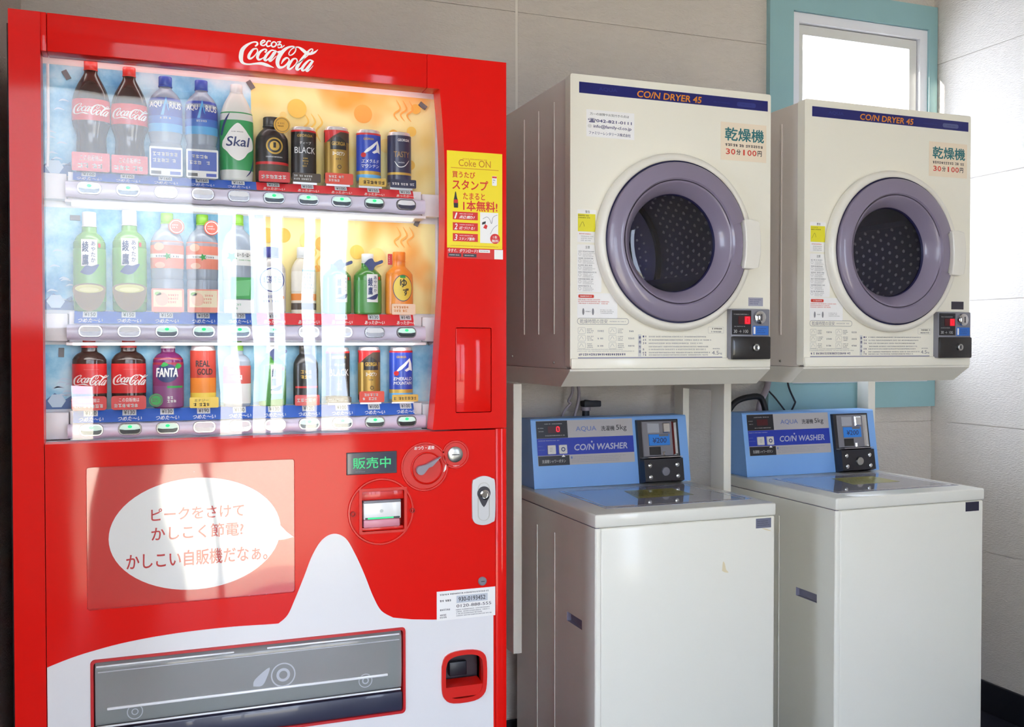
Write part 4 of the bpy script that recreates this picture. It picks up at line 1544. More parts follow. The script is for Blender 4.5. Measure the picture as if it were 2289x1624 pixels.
# bottom shelf
def small_cola(col, x0, x1, zt):
    d = Drink('small_cola_bottle', 'bottle', 'short cola bottle with wide red label', 2, col, x0, x1, zt + .012, P_SQUAT, cola, (.47, .87, cap_red))
    d.sleeve([(.225, .63, lbl_red)], lambda sh: (sh.script(SCRIPT, d.cx + d.a * .08, d.z(.41), d.a * 1.0 / .078 * .95, white_print, d.a * .98 / .082), sh.greek(d.cx - d.a * .3, d.z(.545), d.cx + d.a * .6, d.z(.56), 1, mat('pale_red_print', 'e88880', .5))))
    d.card(-1.0, 1.0, 0, .19, lbl_red, red_card, .006)


small_cola(0, .107, .176, 1.162)
small_cola(1, .184, .2545, 1.162)

d = Drink('grape_soda_bottle', 'bottle', 'purple grape soda bottle with silver cap', 2, 2, .2675, .332, 1.172, P_SQUAT, grape, (.47, .87, cap_white))


def pr(sh):
    a, cx = d.a, d.cx
    sh.ellipse(cx - a * .1, d.z(.50), a * .72, d.h * .13, lbl_navy)
    sh.k = 3
    sh.text('FANTA', cx - a * .8, d.z(.445), cx + a * .62, d.z(.575), lbl_white, .03, .1)
    sh.poly(smooth_line([(cx - a * .5, d.z(.60)), (cx - a * .3, d.z(.655)), (cx, d.z(.62)), (cx - a * .3, d.z(.59)), (cx - a * .5, d.z(.60))], 4), leaf_g)
    sh.poly(smooth_line([(cx + a * .4, d.z(.58)), (cx + a * .6, d.z(.64)), (cx + a * .85, d.z(.6)), (cx + a * .6, d.z(.56)), (cx + a * .4, d.z(.58))], 4), leaf_g)
    sh.rect(cx - a * .1, d.z(.29), cx + a * .9, d.z(.32), leaf_g)
    sh.greek(cx - a * .1, d.z(.08), cx + a * .6, d.z(.18), 2, lbl_white, .8)


d.sleeve([(.02, .32, mat('grape_low', '8a4a80', .35, coat=.2)), (.32, .62, mat('grape_mid', '83306c', .35, coat=.2)), (.62, .74, mat('grape_top', '9c2034', .35, coat=.2))], pr)
d.roundtag(-.82, .12, .0145, leaf_g, mat('fruit_purple', '7a3468', .5))

d = Drink('energy_drink_can', 'can', 'red and orange energy drink can with yellow card', 2, 3, .345, .400, 1.155, P_CAN, alu)
d.sleeve([(.05, .24, lbl_yel), (.24, .48, lbl_or), (.48, .92, mat('energy_red', 'c84030', .35, coat=.2))], lambda sh: (sh.text('REAL', d.cx - d.a * .6, d.z(.66), d.cx + d.a * .5, d.z(.76), ink, .02), sh.text('GOLD', d.cx - d.a * .5, d.z(.53), d.cx + d.a * .7, d.z(.63), ink, .02)), rr=1.012)


def ecard(sh, x0, z0, x1, z1):
    sh.text('エナジー', x0 + .010, z0 + .014, x0 + .04, z1 - .004, lbl_brown, .01)
    sh.greek(x0 + .008, z0 + .003, x1 - .008, z0 + .012, 1, lbl_brown, .8)


d.card(-1.1, 1.15, 0, .17, lbl_yel, ecard)

d = Drink('white_soda_bottle', 'bottle', 'pale soda bottle with red and white label', 2, 4, .415, .475, 1.166, P_SQUAT, clear_pet, (.47, .87, cap_green))
d.sleeve([(.05, .35, lbl_white), (.35, .62, mat('soda_red', 'd85a50', .4))], lambda sh: (sh.greek(d.cx - d.a * .6, d.z(.4), d.cx + d.a * .6, d.z(.58), 2, white_print, .8), sh.greek(d.cx - d.a * .5, d.z(.1), d.cx + d.a * .5, d.z(.3), 3, lbl_red)))
warm_tea(2, 5, .492, .553, 1.160)

d = Drink('black_coffee_bottle_can', 'can', 'dark coffee bottle can with red card', 2, 6, .569, .626, 1.160, P_CANB, lbl_black, (.54, .87, cap_grey))
d.sleeve([(.05, .68, lbl_black)], lambda sh: (sh.greek(d.cx - d.a * .5, d.z(.42), d.cx + d.a * .6, d.z(.58), 2, gold_ink, .7), sh.rect(d.cx - d.a * .9, d.z(.28), d.cx + d.a * .9, d.z(.31), lbl_red)))
d.card(-1.0, 1.0, 0, .17, lbl_red, lambda sh, x0, z0, x1, z1: sh.greek(x0 + .005, z0 + .007, x1 - .005, z1 - .007, 1, white_print, .8))
can_black(2, 7, .643, .699, 1.150)
can_gold(2, 8, .718, .7715, 1.152)
can_blue(2, 9, .793, .850, 1.151)


# ------------------------------------------------------------------ coin dryers
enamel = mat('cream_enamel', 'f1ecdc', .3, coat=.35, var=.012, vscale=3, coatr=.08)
enamel_side_shade = mat('cream_enamel_side_shade', 'd9cfc6', .4, coat=.15)  # same enamel, colour darkened for the shade on the cabinet sides
navy_band = mat('navy_band', '14196a', .3, coat=.3)
band_text = mat('band_orange', 'e58a1c', .45)
band_faint = mat('band_faint', '2c3482', .5)
band_pill = mat('band_pill', '58608e', .45)
door_white = mat('door_ring_white', 'e9e4d8', .3, coat=.3)
door_purple = mat('door_purple', '877c90', .3, coat=.35)
door_navy = mat('door_navy_gasket', '1c1a45', .4)
drum_m = mat('drum_steel', '9a98a6', .28, metal=.5, bump=.05, bscale=20)
drum_back = mat('drum_back', '8c8ba0', .3, metal=.4)
drum_dot_glint = mat('drum_perforation_glint', 'ffffff', .3)  # glints on the steel dimples put into a white colour
drum_dark = mat('drum_seal', '15131f', .5)
door_glass = glass_mat('door_glass', 1.5, 'e0e0ea', gain=.7)
sticker_tan = mat('sticker_tan', 'f0dfc6', .6)
sticker_white = mat('sticker_white', 'f4f2f0', .5)
teal_ink = mat('teal_ink', '2f7478', .5)
red_ink = mat('red_ink', 'd8402f', .5)
print_grey = mat('fine_print', '8f8d92', .6)
print_pale = mat('fine_print_pale', 'b5b3b2', .6)
print_navy = mat('fine_print_navy', '34346a', .6)
stick_yel = mat('caution_yellow', 'e6dc2c', .5)
led_red = mat('led_red', 'ff2a3c', .4, emit='ff1428', estr=3.0)
led_win = mat('led_window', '4a0c14', .3)
coin_blue = mat('coin_blue', '2f6ec4', .4)
DX0, DW, DY, DZ0, DZ1 = 1.288, .618, .1228, 1.0927, 1.8591
CXD, CZD = DX0 + .3065, 1.4315


def ring_band(mb, prof, ms, c, a0=None, a1=None, seg=72):
    """annular lathe about Y; optionally leaving a notch between two angles"""
    n = len(prof)
    angs = [2 * math.pi * k / seg for k in range(seg)]
    full = a0 is None
    if not full:
        angs = [a1 + (a0 + 2 * math.pi - a1) * k / seg for k in range(seg + 1)]
    for i in range(n - 1):
        V = []
        for r, h in (prof[i], prof[i + 1]):
            V += [(c[0] + r * math.cos(a), c[1] + h, c[2] + r * math.sin(a)) for a in angs]
        k = len(angs)
        rng = k if full else k - 1
        mb.add(V, [(j, (j + 1) % k, k + (j + 1) % k, k + j) for j in range(rng)], ms[i])


def dryer(dx, label, first):
    X0 = DX0 + dx
    cx = CXD + dx
    t = thing('coin_dryer', (X0 + DW / 2, DY + .29, DZ0), label, 'dryer', 'coin dryers on wall stands')
    b = MB()
    hole = ell(cx, CZD, .205, .205, 64)
    b.plate(rrect(X0, DZ0 + .004, X0 + DW, DZ1, .006), [hole], DY, DY + .032, enamel)
    b.box(X0 + .001, X0 + DW - .001, DY - .006, DY + .003, DZ0, DZ0 + .028, enamel, .003)
    # shell as separate plates so that the inside stays open
    sh_ = MB()
    sh_.box(X0 + .003, X0 + .012, DY + .03, DY + .565, DZ0, DZ1 - .003, enamel_side_shade, .002)
    sh_.box(X0 + DW - .012, X0 + DW - .003, DY + .03, DY + .565, DZ0, DZ1 - .003, enamel_side_shade, .002)
    sh_.box(X0 + .0121, X0 + DW - .0121, DY + .0325, DY + .554, DZ1 - .014, DZ1 - .004, enamel_side_shade)
    sh_.box(X0 + .0121, X0 + DW - .0121, DY + .0325, DY + .554, DZ0 + .0005, DZ0 + .01, enamel_side_shade)
    sh_.box(X0 + .0121, X0 + DW - .0121, DY + .555, DY + .5645, DZ0, DZ1 - .004, enamel_side_shade)
    for y in (.235, .345, .455):
        sh_.box(X0 + .0002, X0 + .006, y - .004, y + .004, 1.185, 1.81, enamel_side_shade, .002)
    sh_.lathe([(.004, 0), (.003, -.003)], (X0 + .003, .235, 1.108), steel, 'X', 10)
    sh_.lathe([(.004, 0), (.003, -.003)], (X0 + .003, .55, 1.122), steel, 'X', 10)
    sh_.build('cabinet', t)
    b.build('front_panel', t)
    # brand band
    mb = MB()
    mb.box(X0 + .025, X0 + .607, DY - .001, DY + .002, 1.811, 1.8395, navy_band)
    sh = Sheet(mb, (X0, DY - .0011, 0))
    sh.text('CO/N DRYER 45', .194, 1.8145, .392, 1.8325, band_text, .025, .12)
    sh.text('AQUA', .081, 1.8195, .135, 1.8305, band_faint, .01)
    sh.rect(.505, 1.8165, .567, 1.8295, band_pill if not first else band_faint, .006)
    sh.k = 2
    sh.greek(.52, 1.821, .555, 1.825, 1, navy_band)
    sh.greek(.43, 1.82, .485, 1.826, 1, band_faint)
    mb.build('name_band', t, smooth=0)
    # notices
    if first:
        mb = MB()
        mb.box(X0 + .046, X0 + .186, DY - .0006, DY + .001, 1.700, 1.770, sticker_white)
        sh = Sheet(mb, (X0, DY - .0007, 0))
        sh.text('万一の故障やお気付きの点は', .056, 1.756, .170, 1.763, ink)
        sh.text('☎042-821-0111', .050, 1.737, .178, 1.748, print_navy, .02)
        sh.text('info@family-cl.co.jp', .066, 1.7215, .177, 1.7325, print_navy, .012)
        sh.ellipse(.055, 1.7275, .006, .005, mat('pale_dot', 'd9d7d4', .6), 16)
        sh.text('ファミリーレンタリース株式会社', .053, 1.706, .175, 1.7145, print_navy, .01)
        mb.build('contact_sticker', t, smooth=0)
    mb = MB()
    mb.box(X0 + .454, X0 + .603, DY - .0006, DY + .001, 1.667, 1.771, sticker_tan)
    sh = Sheet(mb, (X0, DY - .0007, 0))
    sh.text('乾燥機', .467, 1.7205, .595, 1.7575, teal_ink, .02)
    sh.greek(.468, 1.705, .593, 1.7135, 1, ink, .9)
    xs = (.470, .487, .5045, .5235, .5405, .5565, .574)
    for c, x in zip('30分100円', xs):
        sh.text(c, x + (.003 if c == '1' else 0), 1.683, x + (.008 if c == '1' else .0135), 1.6985, ink if c in '分円' else red_ink, .005 if c == '1' else .02)
    mb.build('price_sticker', t, smooth=0)
    mb = MB()
    sh = Sheet(mb, (X0, DY, 0))
    pl = sticker_white
    sh.rect(.020, 1.424, .075, 1.509, pl, .003)
    sh.rect(.020, 1.294, .090, 1.418, pl, .003)
    sh.rect(.020, 1.226, .137, 1.292, pl, .003)
    sh.k = 3
    sh.rect(.0215, 1.452, .072, 1.498, stick_yel)
    sh.text('警告', .043, 1.5, .056, 1.507, ink)
    sh.text('注意', .043, 1.4075, .056, 1.415, ink)
    sh.k = 5
    sh.greek(.023, 1.485, .058, 1.496, 2, mat('caution_ink', '6d6a30', .6))
    sh.line([(.026, 1.462, .0008), (.035, 1.477, .0008), (.04, 1.465, .0008)], mat('caution_ink', '6d6a30', .6))
    sh.greek(.025, 1.4435, .06, 1.448, 1, red_ink)
    sh.greek(.030, 1.426, .068, 1.442, 3, print_pale)
    for z in (1.394, 1.376, 1.358, 1.34, 1.322, 1.304):
        sh.greek(.023, z + .004, .06 + .02 * random.random(), z + .008, 1, print_grey, .8)
        sh.ring(.027, z - .001, .0042, .0008, print_pale, 14)
        sh.greek(.036, z - .008, .072, z + .003, 3, print_pale)
    sh.rect(.023, 1.279, .068, 1.2875, red_ink, .003)
    sh.greek(.022, 1.262, .115, 1.277, 3, mat('pale_red_print', 'e88880', .5))
    sh.k = 7
    sh.greek(.028, 1.281, .062, 1.2855, 1, white_print, .8)
    sh.ellipse(.037, 1.243, .003, .009, print_grey, 14)
    sh.ellipse(.065, 1.243, .003, .009, print_grey, 14)
    sh.greek(.043, 1.241, .058, 1.246, 1, print_grey)
    sh.greek(.086, 1.237, .128, 1.25, 3, print_pale)
    mb.build('caution_label', t, smooth=0)
    mb = MB()
    sh = Sheet(mb, (X0, DY, 0))
    sh.frame(.020, 1.2095, .171, 1.2265, .0012, print_grey, .008)
    sh.k = 2
    sh.text('乾燥時間の目安', .028, 1.2125, .108, 1.2235, print_grey)
    sh.greek(.114, 1.215, .163, 1.221, 1, print_pale)
    for r in range(3):
        for c in range(2):
            x, z = .022 + c * .090, 1.189 - r * .0195
            sh.frame(x, z - .004, x + .022, z + .0125, .0008, print_pale, .003)
            sh.line([(x + .004, z, .001), (x + .010, z + .009, .001), (x + .016, z + .001, .001)], print_pale, 3)
            sh.greek(x + .026, z - .003, x + .046, z + .011, 3, print_grey, .6)
            sh.greek(x + .057, z + .001, x + .078, z + .006, 1, print_grey, .9)
    sh.greek(.020, 1.137, .188, 1.1465, 2, print_pale)
    sh.greek(.024, 1.1275, .165, 1.1345, 1, print_navy, .8)
    for i, z in enumerate((1.176, 1.167, 1.158, 1.149, 1.1415, 1.133, 1.1265)):
        if i != 3:
            sh.text('%d' % (i + 1), .213, z, .217, z + .005, print_navy, .02)
            sh.greek(.2195, z, .2255, z + .005, 1, print_navy, .9)
        sh.greek(.231, z, .40 + .03 * random.random(), z + .0045, 1, print_grey, .8)
    sh.rect(.199, 1.125, .2085, 1.184, mat('tab_grey', 'd2d0cc', .6))
    sh.k = 4
    for i, c in enumerate('使用方法'):
        sh.text(c, .2005, 1.172 - i * .0125, .2072, 1.1795 - i * .0125, print_navy, .02)
    sh.text('4.5', .428, 1.129, .450, 1.1395, print_grey, .01)
    sh.text('kg', .452, 1.129, .460, 1.1355, print_grey, .01)
    sh.greek(.430, 1.143, .456, 1.148, 1, print_grey)
    sh.frame(.4155, 1.188, .466, 1.2055, .0006, print_pale, .002)
    sh.greek(.428, 1.1985, .463, 1.203, 1, ink, .9)
    sh.greek(.425, 1.190, .460, 1.1945, 1, print_grey, .9)
    sh.rect(.022, 1.1195, .461, 1.1235, mat('rule_grey', '8a8aa0', .5))
    sh.rect(.022, 1.1165, .461, 1.119, navy_band)
    mb.build('instruction_label', t, smooth=0)
    # door: white ring, purple face with a notch for the handle, bowl glass
    Y = DY
    mb = MB()
    ring_band(mb, [(.228, .0), (.238, -.004), (.2385, -.018), (.233, -.028), (.222, -.031), (.2175, -.028)], [door_white] * 5, (cx, Y, CZD), seg=96)
    ring_band(mb, [(.2175, -.028), (.2165, -.024), (.2125, -.024)], [door_navy] * 2, (cx, Y, CZD), seg=96)
    ring_band(mb, [(.228, .0), (.20, .0), (.20, .03)], [door_white] * 2, (cx, Y, CZD), seg=64)
    b = mb.build('door', t, smooth=50)
    mb = MB()
    ring_band(mb, [(.2125, -.020), (.2125, -.034), (.209, -.038), (.170, -.0385), (.166, -.0335), (.164, -.0335), (.158, -.030), (.138, -.004), (.133, .004), (.130, .012)], [door_purple] * 8 + [door_navy], (cx, Y, CZD), math.radians(-17.5), math.radians(17.5), seg=84)
    ring_band(mb, [(.197, -.036), (.170, -.0385), (.166, -.0335), (.164, -.0335), (.158, -.030), (.138, -.004), (.133, .004), (.130, .012)], [door_purple] * 6 + [door_navy], (cx, Y, CZD), seg=84)
    l = mb.build('door_surround', t, smooth=50)
    l.parent = b
    mb = MB()
    an = [math.radians(a) for a in range(-17, 18, 3)]
    mb.plate([(cx + .213 * math.cos(a), CZD + .213 * math.sin(a)) for a in an] + [(cx + .196 * math.cos(a), CZD + .196 * math.sin(a)) for a in an[::-1]], [], Y - .022, Y - .005, door_navy)
    l = mb.build('handle_recess', t, smooth=0)
    l.parent = b
    mb = MB()
    prof = [(.0, .012), (.04, .010), (.08, .008), (.11, .007), (.1315, .010)]
    mb.lathe(prof[::-1], (cx, Y, CZD), door_glass, 'Y', 56)
    l = mb.build('door_glass', t, smooth=60)
    l.parent = b
    mb = MB()
    hx0, hx1 = cx + .188, cx + .244
    hz = [(hx0 + .004, CZD + .066), (hx0 + .030, CZD + .068), (hx1 - .004, CZD + .062), (hx1 + .002, CZD + .03), (hx1 + .003, CZD), (hx1 + .002, CZD - .03), (hx1 - .004, CZD - .062), (hx0 + .030, CZD - .068), (hx0 + .004, CZD - .066), (hx0 + .009, CZD - .03), (hx0 + .010, CZD), (hx0 + .009, CZD + .03)]
    mb.plate(hz, [], Y - .05, Y - .012, door_white)
    mb.box(hx1 - .02, hx1, Y - .04, Y + .001, CZD - .055, CZD + .055, door_white, .004)
    l = mb.build('door_handle', t, smooth=40)
    bv = l.modifiers.new('soft_edges', 'BEVEL')
    bv.width = .005
    bv.segments = 3
    bv.limit_method = 'ANGLE'
    l.parent = b
    # drum
    mb = MB()
    ring_band(mb, [(.150, .035), (.205, .04), (.25, .06), (.25, .505), (.236, .505), (.236, .52), (.12, .535), (.0001, .54)], [drum_dark, drum_dark, drum_m, drum_dark, drum_dark, drum_back, drum_back], (cx, Y, CZD), seg=72)
    for k in range(3):
        a = math.radians(95 + 120 * k + (0 if first else 60))
        p = [(cx + r * math.cos(a + o_), Y + h, CZD + r * math.sin(a + o_)) for r, o_ in ((.25, -.16), (.25, .16), (.185, .05), (.185, -.05)) for h in (.07, .50)]
        mb.add(p, [(0, 1, 7, 6), (6, 7, 5, 4), (4, 5, 3, 2), (0, 6, 4, 2), (1, 3, 5, 7)], drum_dark if k == 0 else drum_m)
    # raised rim of the back plate
    mb.ringlathe([(.150, .53), (.150, .515), (.142, .515), (.142, .535)], (cx, Y, CZD), drum_dark, 'Y', 48)
    for ky in range(13):
        for ka in range(52):
            a = 2 * math.pi * (ka + .5 * (ky % 2)) / 52
            y = Y + .085 + ky * .0315
            c, s = math.cos(a), math.sin(a)
            r0, r1 = .2495, .2435
            q = .0062
            ring0 = [(cx + r0 * c - q * s * math.cos(g), y + q * math.sin(g), CZD + r0 * s + q * c * math.cos(g)) for g in [i * math.pi / 3 for i in range(6)]]
            mb.add(ring0 + [(cx + r1 * c, y, CZD + r1 * s)], [(i, (i + 1) % 6, 6) for i in range(6)], drum_dot_glint)
    for rr, nn in ((.06, 14), (.085, 20), (.11, 26), (.18, 40), (.2, 44)):
        for k in range(nn):
            a = 2 * math.pi * k / nn + rr * 30
            px_, pz_ = cx + rr * math.cos(a), CZD + rr * math.sin(a)
            yb_ = Y + (.535 if rr < .12 else .533 - (rr - .12) * .13) - .0035
            if rr > .12:
                yb_ -= .003
            ring0 = [(px_ + .0045 * math.cos(g), yb_ + .003, pz_ + .0045 * math.sin(g)) for g in [i * math.pi / 3 for i in range(6)]]
            mb.add(ring0 + [(px_, yb_ - .002, pz_)], [(i, (i + 1) % 6, 6) for i in range(6)], drum_dot_glint)
    mb.lathe([(.012, .54), (.012, .53), (.0001, .526)], (cx, Y, CZD), chrome, 'Y', 20)
    mb.build('drum', t, smooth=45)
    # coin control
    c0 = X0 + .476
    mb = MB()
    mb.box(c0, c0 + .128, Y - .02, Y + .002, 1.116, 1.2555, mat('control_grey', '84838c', .35), .003)
    mb.box(c0 + .001, c0 + .128, Y - .026, Y - .01, 1.1155, 1.1795, lbl_black, .004)
    b = mb.build('coin_control', t)
    mb = MB()
    mb.box(c0 + .003, c0 + .065, Y - .0215, Y - .015, 1.1845, 1.2515, mat('control_black', '17161f', .25, coat=.4))
    sh = Sheet(mb, (c0, Y - .0217, 0))
    sh.rect(.023, 1.213, .064, 1.235, led_win)
    sh.k = 2
    sh.greek(.008, 1.238, .055, 1.243, 1, print_pale)
    sh.greek(.008, 1.205, .045, 1.209, 1, print_pale)
    sh.text('30 → 100', .008, 1.189, .055, 1.198, print_pale, .01)
    mb.build('time_display', t, smooth=0).parent = b
    mb = MB()
    sh = Sheet(mb, (c0, Y - .0217, 0))
    sh.k = 4
    x, z, w_, h_ = .046, 1.2155, .0125, .0175
    sh.rect(x - .003, z - .002, x + w_ + .003, z + h_ + .002, mat('led_red_glow', '8a0e18', .4, emit='d01020', estr=.8))
    sh.k = 6
    for q in ((x + .002, z, x + w_ - .002, z + .002), (x + .002, z + h_ - .002, x + w_ - .002, z + h_), (x, z + .002, x + .002, z + h_ - .002), (x + w_ - .002, z + .002, x + w_, z + h_ - .002)):
        sh.rect(*q, led_red)
    mb.build('red_digit', t, smooth=0).parent = b
    mb = MB()
    mb.box(c0 + .071, c0 + .122, Y - .0225, Y - .015, 1.183, 1.209, coin_blue, .001)
    sh = Sheet(mb, (c0, Y - .0227, 0))
    sh.rect(.072, 1.186, .078, 1.206, white_print)
    sh.greek(.083, 1.188, .118, 1.204, 3, lbl_navy, .4)
    mb.build('coin_label', t, smooth=0).parent = b
    mb = MB()
    mb.lathe([(.019, 0), (.018, -.010), (.012, -.014), (.0001, -.015)], (c0 + .09, Y - .02, 1.232), chrome, 'Y', 30)
    mb.box(c0 + .0885, c0 + .0915, Y - .0355, Y - .033, 1.223, 1.241, dark_grey)
    mb.build('coin_inlet', t).parent = b
    mb = MB()
    mb.lathe([(.0105, 0), (.010, -.008), (.008, -.009), (.0001, -.007)], (c0 + .075, Y - .026, 1.1485), steel, 'Y', 26)
    mb.box(c0 + .0735, c0 + .0765, Y - .0352, Y - .033, 1.143, 1.154, dark_grey)
    mb.build('key_lock', t).parent = b
    mb = MB()
    mb.box(X0 + .546, X0 + .594, Y - .0008, Y + .001, 1.2645, 1.2885, mat('tag_plate_grey', 'a2a1b0', .5) if first else mat('tag_plate_dark', '3b3844', .5))
    sh = Sheet(mb, (X0, Y - .0009, 0))
    sh.greek(.550, 1.268, .590, 1.285, 3, print_navy if first else dark_grey, .4)
    mb.build('rating_plate', t, smooth=0)
    return t


dryer(0, 'cream coin dryer nearer the vending machine, contact sticker at upper left', True)
dryer(.7339, 'cream coin dryer in the corner under the window, with no contact sticker', False)


st = mat('stand_cream', 'e4dfd2', .4, coat=.1)
t = thing('dryer_stand', (1.97, .45, FZ), 'long cream steel stand carrying both coin dryers above the washers', 'stand')
for dx in (0, .7339):
    X0, X1 = DX0 + dx, DX0 + DW + dx
    mb = MB()
    zt = DZ0 - .0004
    # tray with a front that slants back underneath
    P = [(X0 - .001, .1225, zt), (X1 + .001, .1225, zt), (X1 + .001, .70, zt), (X0 - .001, .70, zt)]
    Q = [(X0 - .001, .18, 1.045), (X1 - .004, .18, 1.045), (X1 - .004, .70, 1.045), (X0 - .001, .70, 1.045)]
    R = [(p[0], p[1], zt - .005) for p in P]
    mb.add(Q + R + P, [(3, 2, 1, 0), (0, 1, 5, 4), (1, 2, 6, 5), (2, 3, 7, 6), (3, 0, 4, 7), (4, 5, 9, 8), (5, 6, 10, 9), (6, 7, 11, 10), (7, 4, 8, 11), (8, 9, 10, 11)], st)
    mb.build('tray', t, smooth=0)
for x0, x1, y0, y1, z0 in ((1.2435, 1.270, .42, .495, .263), (1.2435, 1.270, .69, .75, FZ), (1.950, 1.977, .42, .495, .263), (1.958, 1.982, .68, .74, FZ), (2.737, 2.769, .68, .74, FZ)):
    MB().box(x0, x1, y0, y1, z0, 1.0445, st, .002).build('leg', t, smooth=0)
for x0, x1, y1 in ((1.2435, 1.270, .69), (1.950, 1.977, .68)):
    for z0, z1 in ((1.01, 1.0446), (.263, .293)):
        MB().box(x0, x1, .495, y1, z0, z1, st, .002).build('rail', t, smooth=0)

# ------------------------------------------------------------------ coin washers
wash = mat('washer_white', 'eeebdf', .32, coat=.3, var=.01, vscale=3, coatr=.1)
wash_lid = mat('washer_lid', 'e8e6dc', .3, coat=.4)
grip_shade = mat('recess_shade_grey', '8f8da4', .5)  # shade of the shallow grip recess put into a darker grey
console_blue = mat('console_blue', '82b2ee', .4, coat=.15)
lid_glass = mat('lid_window', 'a5a6b2', .05, coat=.6, coatr=.02)
panel_grey = mat('panel_silver', 'b9b3b4', .45)
panel_blue = mat('panel_blue', '1b35a8', .4)
panel_black = mat('panel_black', '15141e', .3, coat=.3)
silver_ink = mat('silver_ink', 'b4b6cc', .4)
aqua_ink = mat('aqua_ink', '6f7fb8', .45)
key_pale = mat('key_pale', 'd8d3cc', .4)
WX, WW, WY, WT, WL = 1.3522, .56, .1022, .7123, .676


def washer(dx, label, on, stain):
    X0, X1 = WX + dx, WX + WW + dx
    YB_ = .672
    t = thing('coin_washer', ((X0 + X1) / 2, .39, FZ), label, 'washing machine', 'coin washers below the dryers')
    mb = MB()
    mb.box(X0 + .014, X1, WY, YB_, FZ + .015, WL - .001, wash, .006, 3)
    hole = [(.186, .3865), (.285, .3865), (.285, .412), (.186, .412)]
    mb.plate(rrect(WY + .006, FZ + .015, YB_, WL - .001, .003), [hole], X0, X0 + .0139, wash, axis='X', back=False, side_m=grip_shade)
    mb.add([(X0 + .0143, WY - .0002 + (.0145 - .0143), FZ + .02)], [], wash)
    # rounded front left edge
    arc = [(X0 + .0145 - .0145 * math.sin(math.radians(a)), WY + .0062 - .0062 * math.cos(math.radians(a))) for a in range(0, 91, 15)]
    n = len(arc)
    V = [(x, y, z) for z in (FZ + .016, WL - .0015) for x, y in arc]
    mb.add(V, [(i, i + 1, n + i + 1, n + i) for i in range(n - 1)], wash)
    for y in (.372, .505):
        mb.box(X0 - .0015, X0 + .004, y - .003, y + .003, FZ + .03, .617, wash, .001)
    if stain:
        sh = Sheet(mb, (X0, WY, 0))
        sh.poly(smooth_line([(.386, .533), (.389, .558), (.395, .552), (.399, .536), (.407, .527), (.396, .528), (.386, .533)], 3), mat('tea_stain', 'e2d3ae', .5))
        sh.poly(smooth_line([(.515, .642), (.53, .64), (.548, .632), (.53, .636), (.515, .642)], 3), mat('tea_stain', 'e2d3ae', .5))
    for fx in (X0 + .05, X1 - .05):
        for fy in (WY + .05, YB_ - .05):
            mb.lathe([(.02, -.0), (.02, .018)], (fx, fy, FZ), dark_grey, seg=14)
    mb.build('body', t, smooth=40)
    mb = MB().box(X0 + .0125, X0 + .0135, .187, .284, .3875, .411, grip_shade)
    mb.build('side_grip', t, smooth=0)
    mb = MB().box(X0 - .002, X1 + .0015, WY - .003, YB_ + .004, WL, WT - .0006, wash_lid, .005, 3)
    b = mb.build('lid', t)
    mb = MB()
    gx0, gx1, gy0, gy1 = X0 + .068, X0 + .535, .176, .508
    Q = [(gx0, gy0), (gx1, gy0), (gx1 - .022, gy1), (gx0 + .004, gy1)]
    mb.plate(Q, [], WT - .002, WT + .0005, lid_glass, axis='Z')
    sh = Sheet(mb, (0, 0, WT + .0006), (1, 0, 0), (0, 1, 0), (0, 0, 1))
    ins = [(gx0 + .012, gy0 + .014), (gx1 - .014, gy0 + .014), (gx1 - .034, gy1 - .012), (gx0 + .014, gy1 - .012)]
    ins2 = [(gx0 + .0145, gy0 + .018), (gx1 - .0185, gy0 + .018), (gx1 - .0375, gy1 - .0145), (gx0 + .0165, gy1 - .0145)]
    sh.poly(ins, white_print, [ins2])
    sh.poly([(X0 + .23, .30), (X0 + .42, .305), (X0 + .425, .44), (X0 + .26, .445)], mat('lid_notice_yellow', 'aaa23a', .3, coat=.4))
    sh.k = 3
    sh.greek(X0 + .25, .33, X0 + .40, .42, 4, mat('caution_ink', '6d6a30', .6), .5)
    sh.greek(X0 + .10, gy0 + .003, X0 + .48, gy0 + .011, 1, mat('lid_print', '6a4a50', .5), .6)
    l = mb.build('lid_window', t, smooth=0)
    l.parent = b
    # console: leans back
    cx0, cx1 = X0 + .019, X0 + .571
    yb, yt, zt = .572, .606, .925
    mb = MB()
    pr = [(yb, WT), (yt, zt - .004), (yt + .004, zt), (.684, zt), (.688, zt - .004), (.70, WT)]
    n = len(pr)
    V = [(x, y, z) for x in (cx0, cx1) for y, z in pr]
    mb.add(V, [(i, (i + 1) % n, n + (i + 1) % n, n + i) for i in range(n)] + [list(range(n))[::-1], [n + i for i in range(n)]], console_blue)
    b = mb.build('console', t, smooth=0)
    l_ = math.hypot(yt - yb, zt - WT)
    vy, vz = (yt - yb) / l_, (zt - WT) / l_
    U, Vv, N = (1, 0, 0), (0, vy, vz), (0, -vz, vy)

    def S(m_, lift=.0):
        return Sheet(m_, Vector((cx0, yb, WT)) + Vector(N) * lift, U, Vv, N)
    mb = MB()
    sh = S(mb, .0004)
    sh.rect(.017, .070, .352, .2095, panel_grey)
    sh.k = 2
    sh.rect(.017, .1015, .352, .1545, panel_blue)
    sh.rect(.017, .155, .123, .2085, panel_black)
    sh.rect(.018, .070, .1235, .100, panel_black)
    sh.k = 3
    sh.rect(.056, .171, .1, .192, led_win)
    sh.k = 4
    sh.text('AQUA', .151, .1715, .223, .189, aqua_ink, .01)
    sh.text('洗濯機', .239, .172, .287, .188, ink, .01)
    sh.text('5kg', .293, .169, .330, .190, ink)
    sh.text('CO/N WASHER', .142, .1135, .329, .1335, silver_ink, .03, .15)
    sh.ellipse(.204, .1395, .003, .003, silver_ink, 12)
    sh.text('洗濯槽シャワーボタン', .030, .0775, .110, .0885, print_pale, .01)
    sh.poly([(.097, .0955), (.110, .0955), (.1035, .103)], white_print)
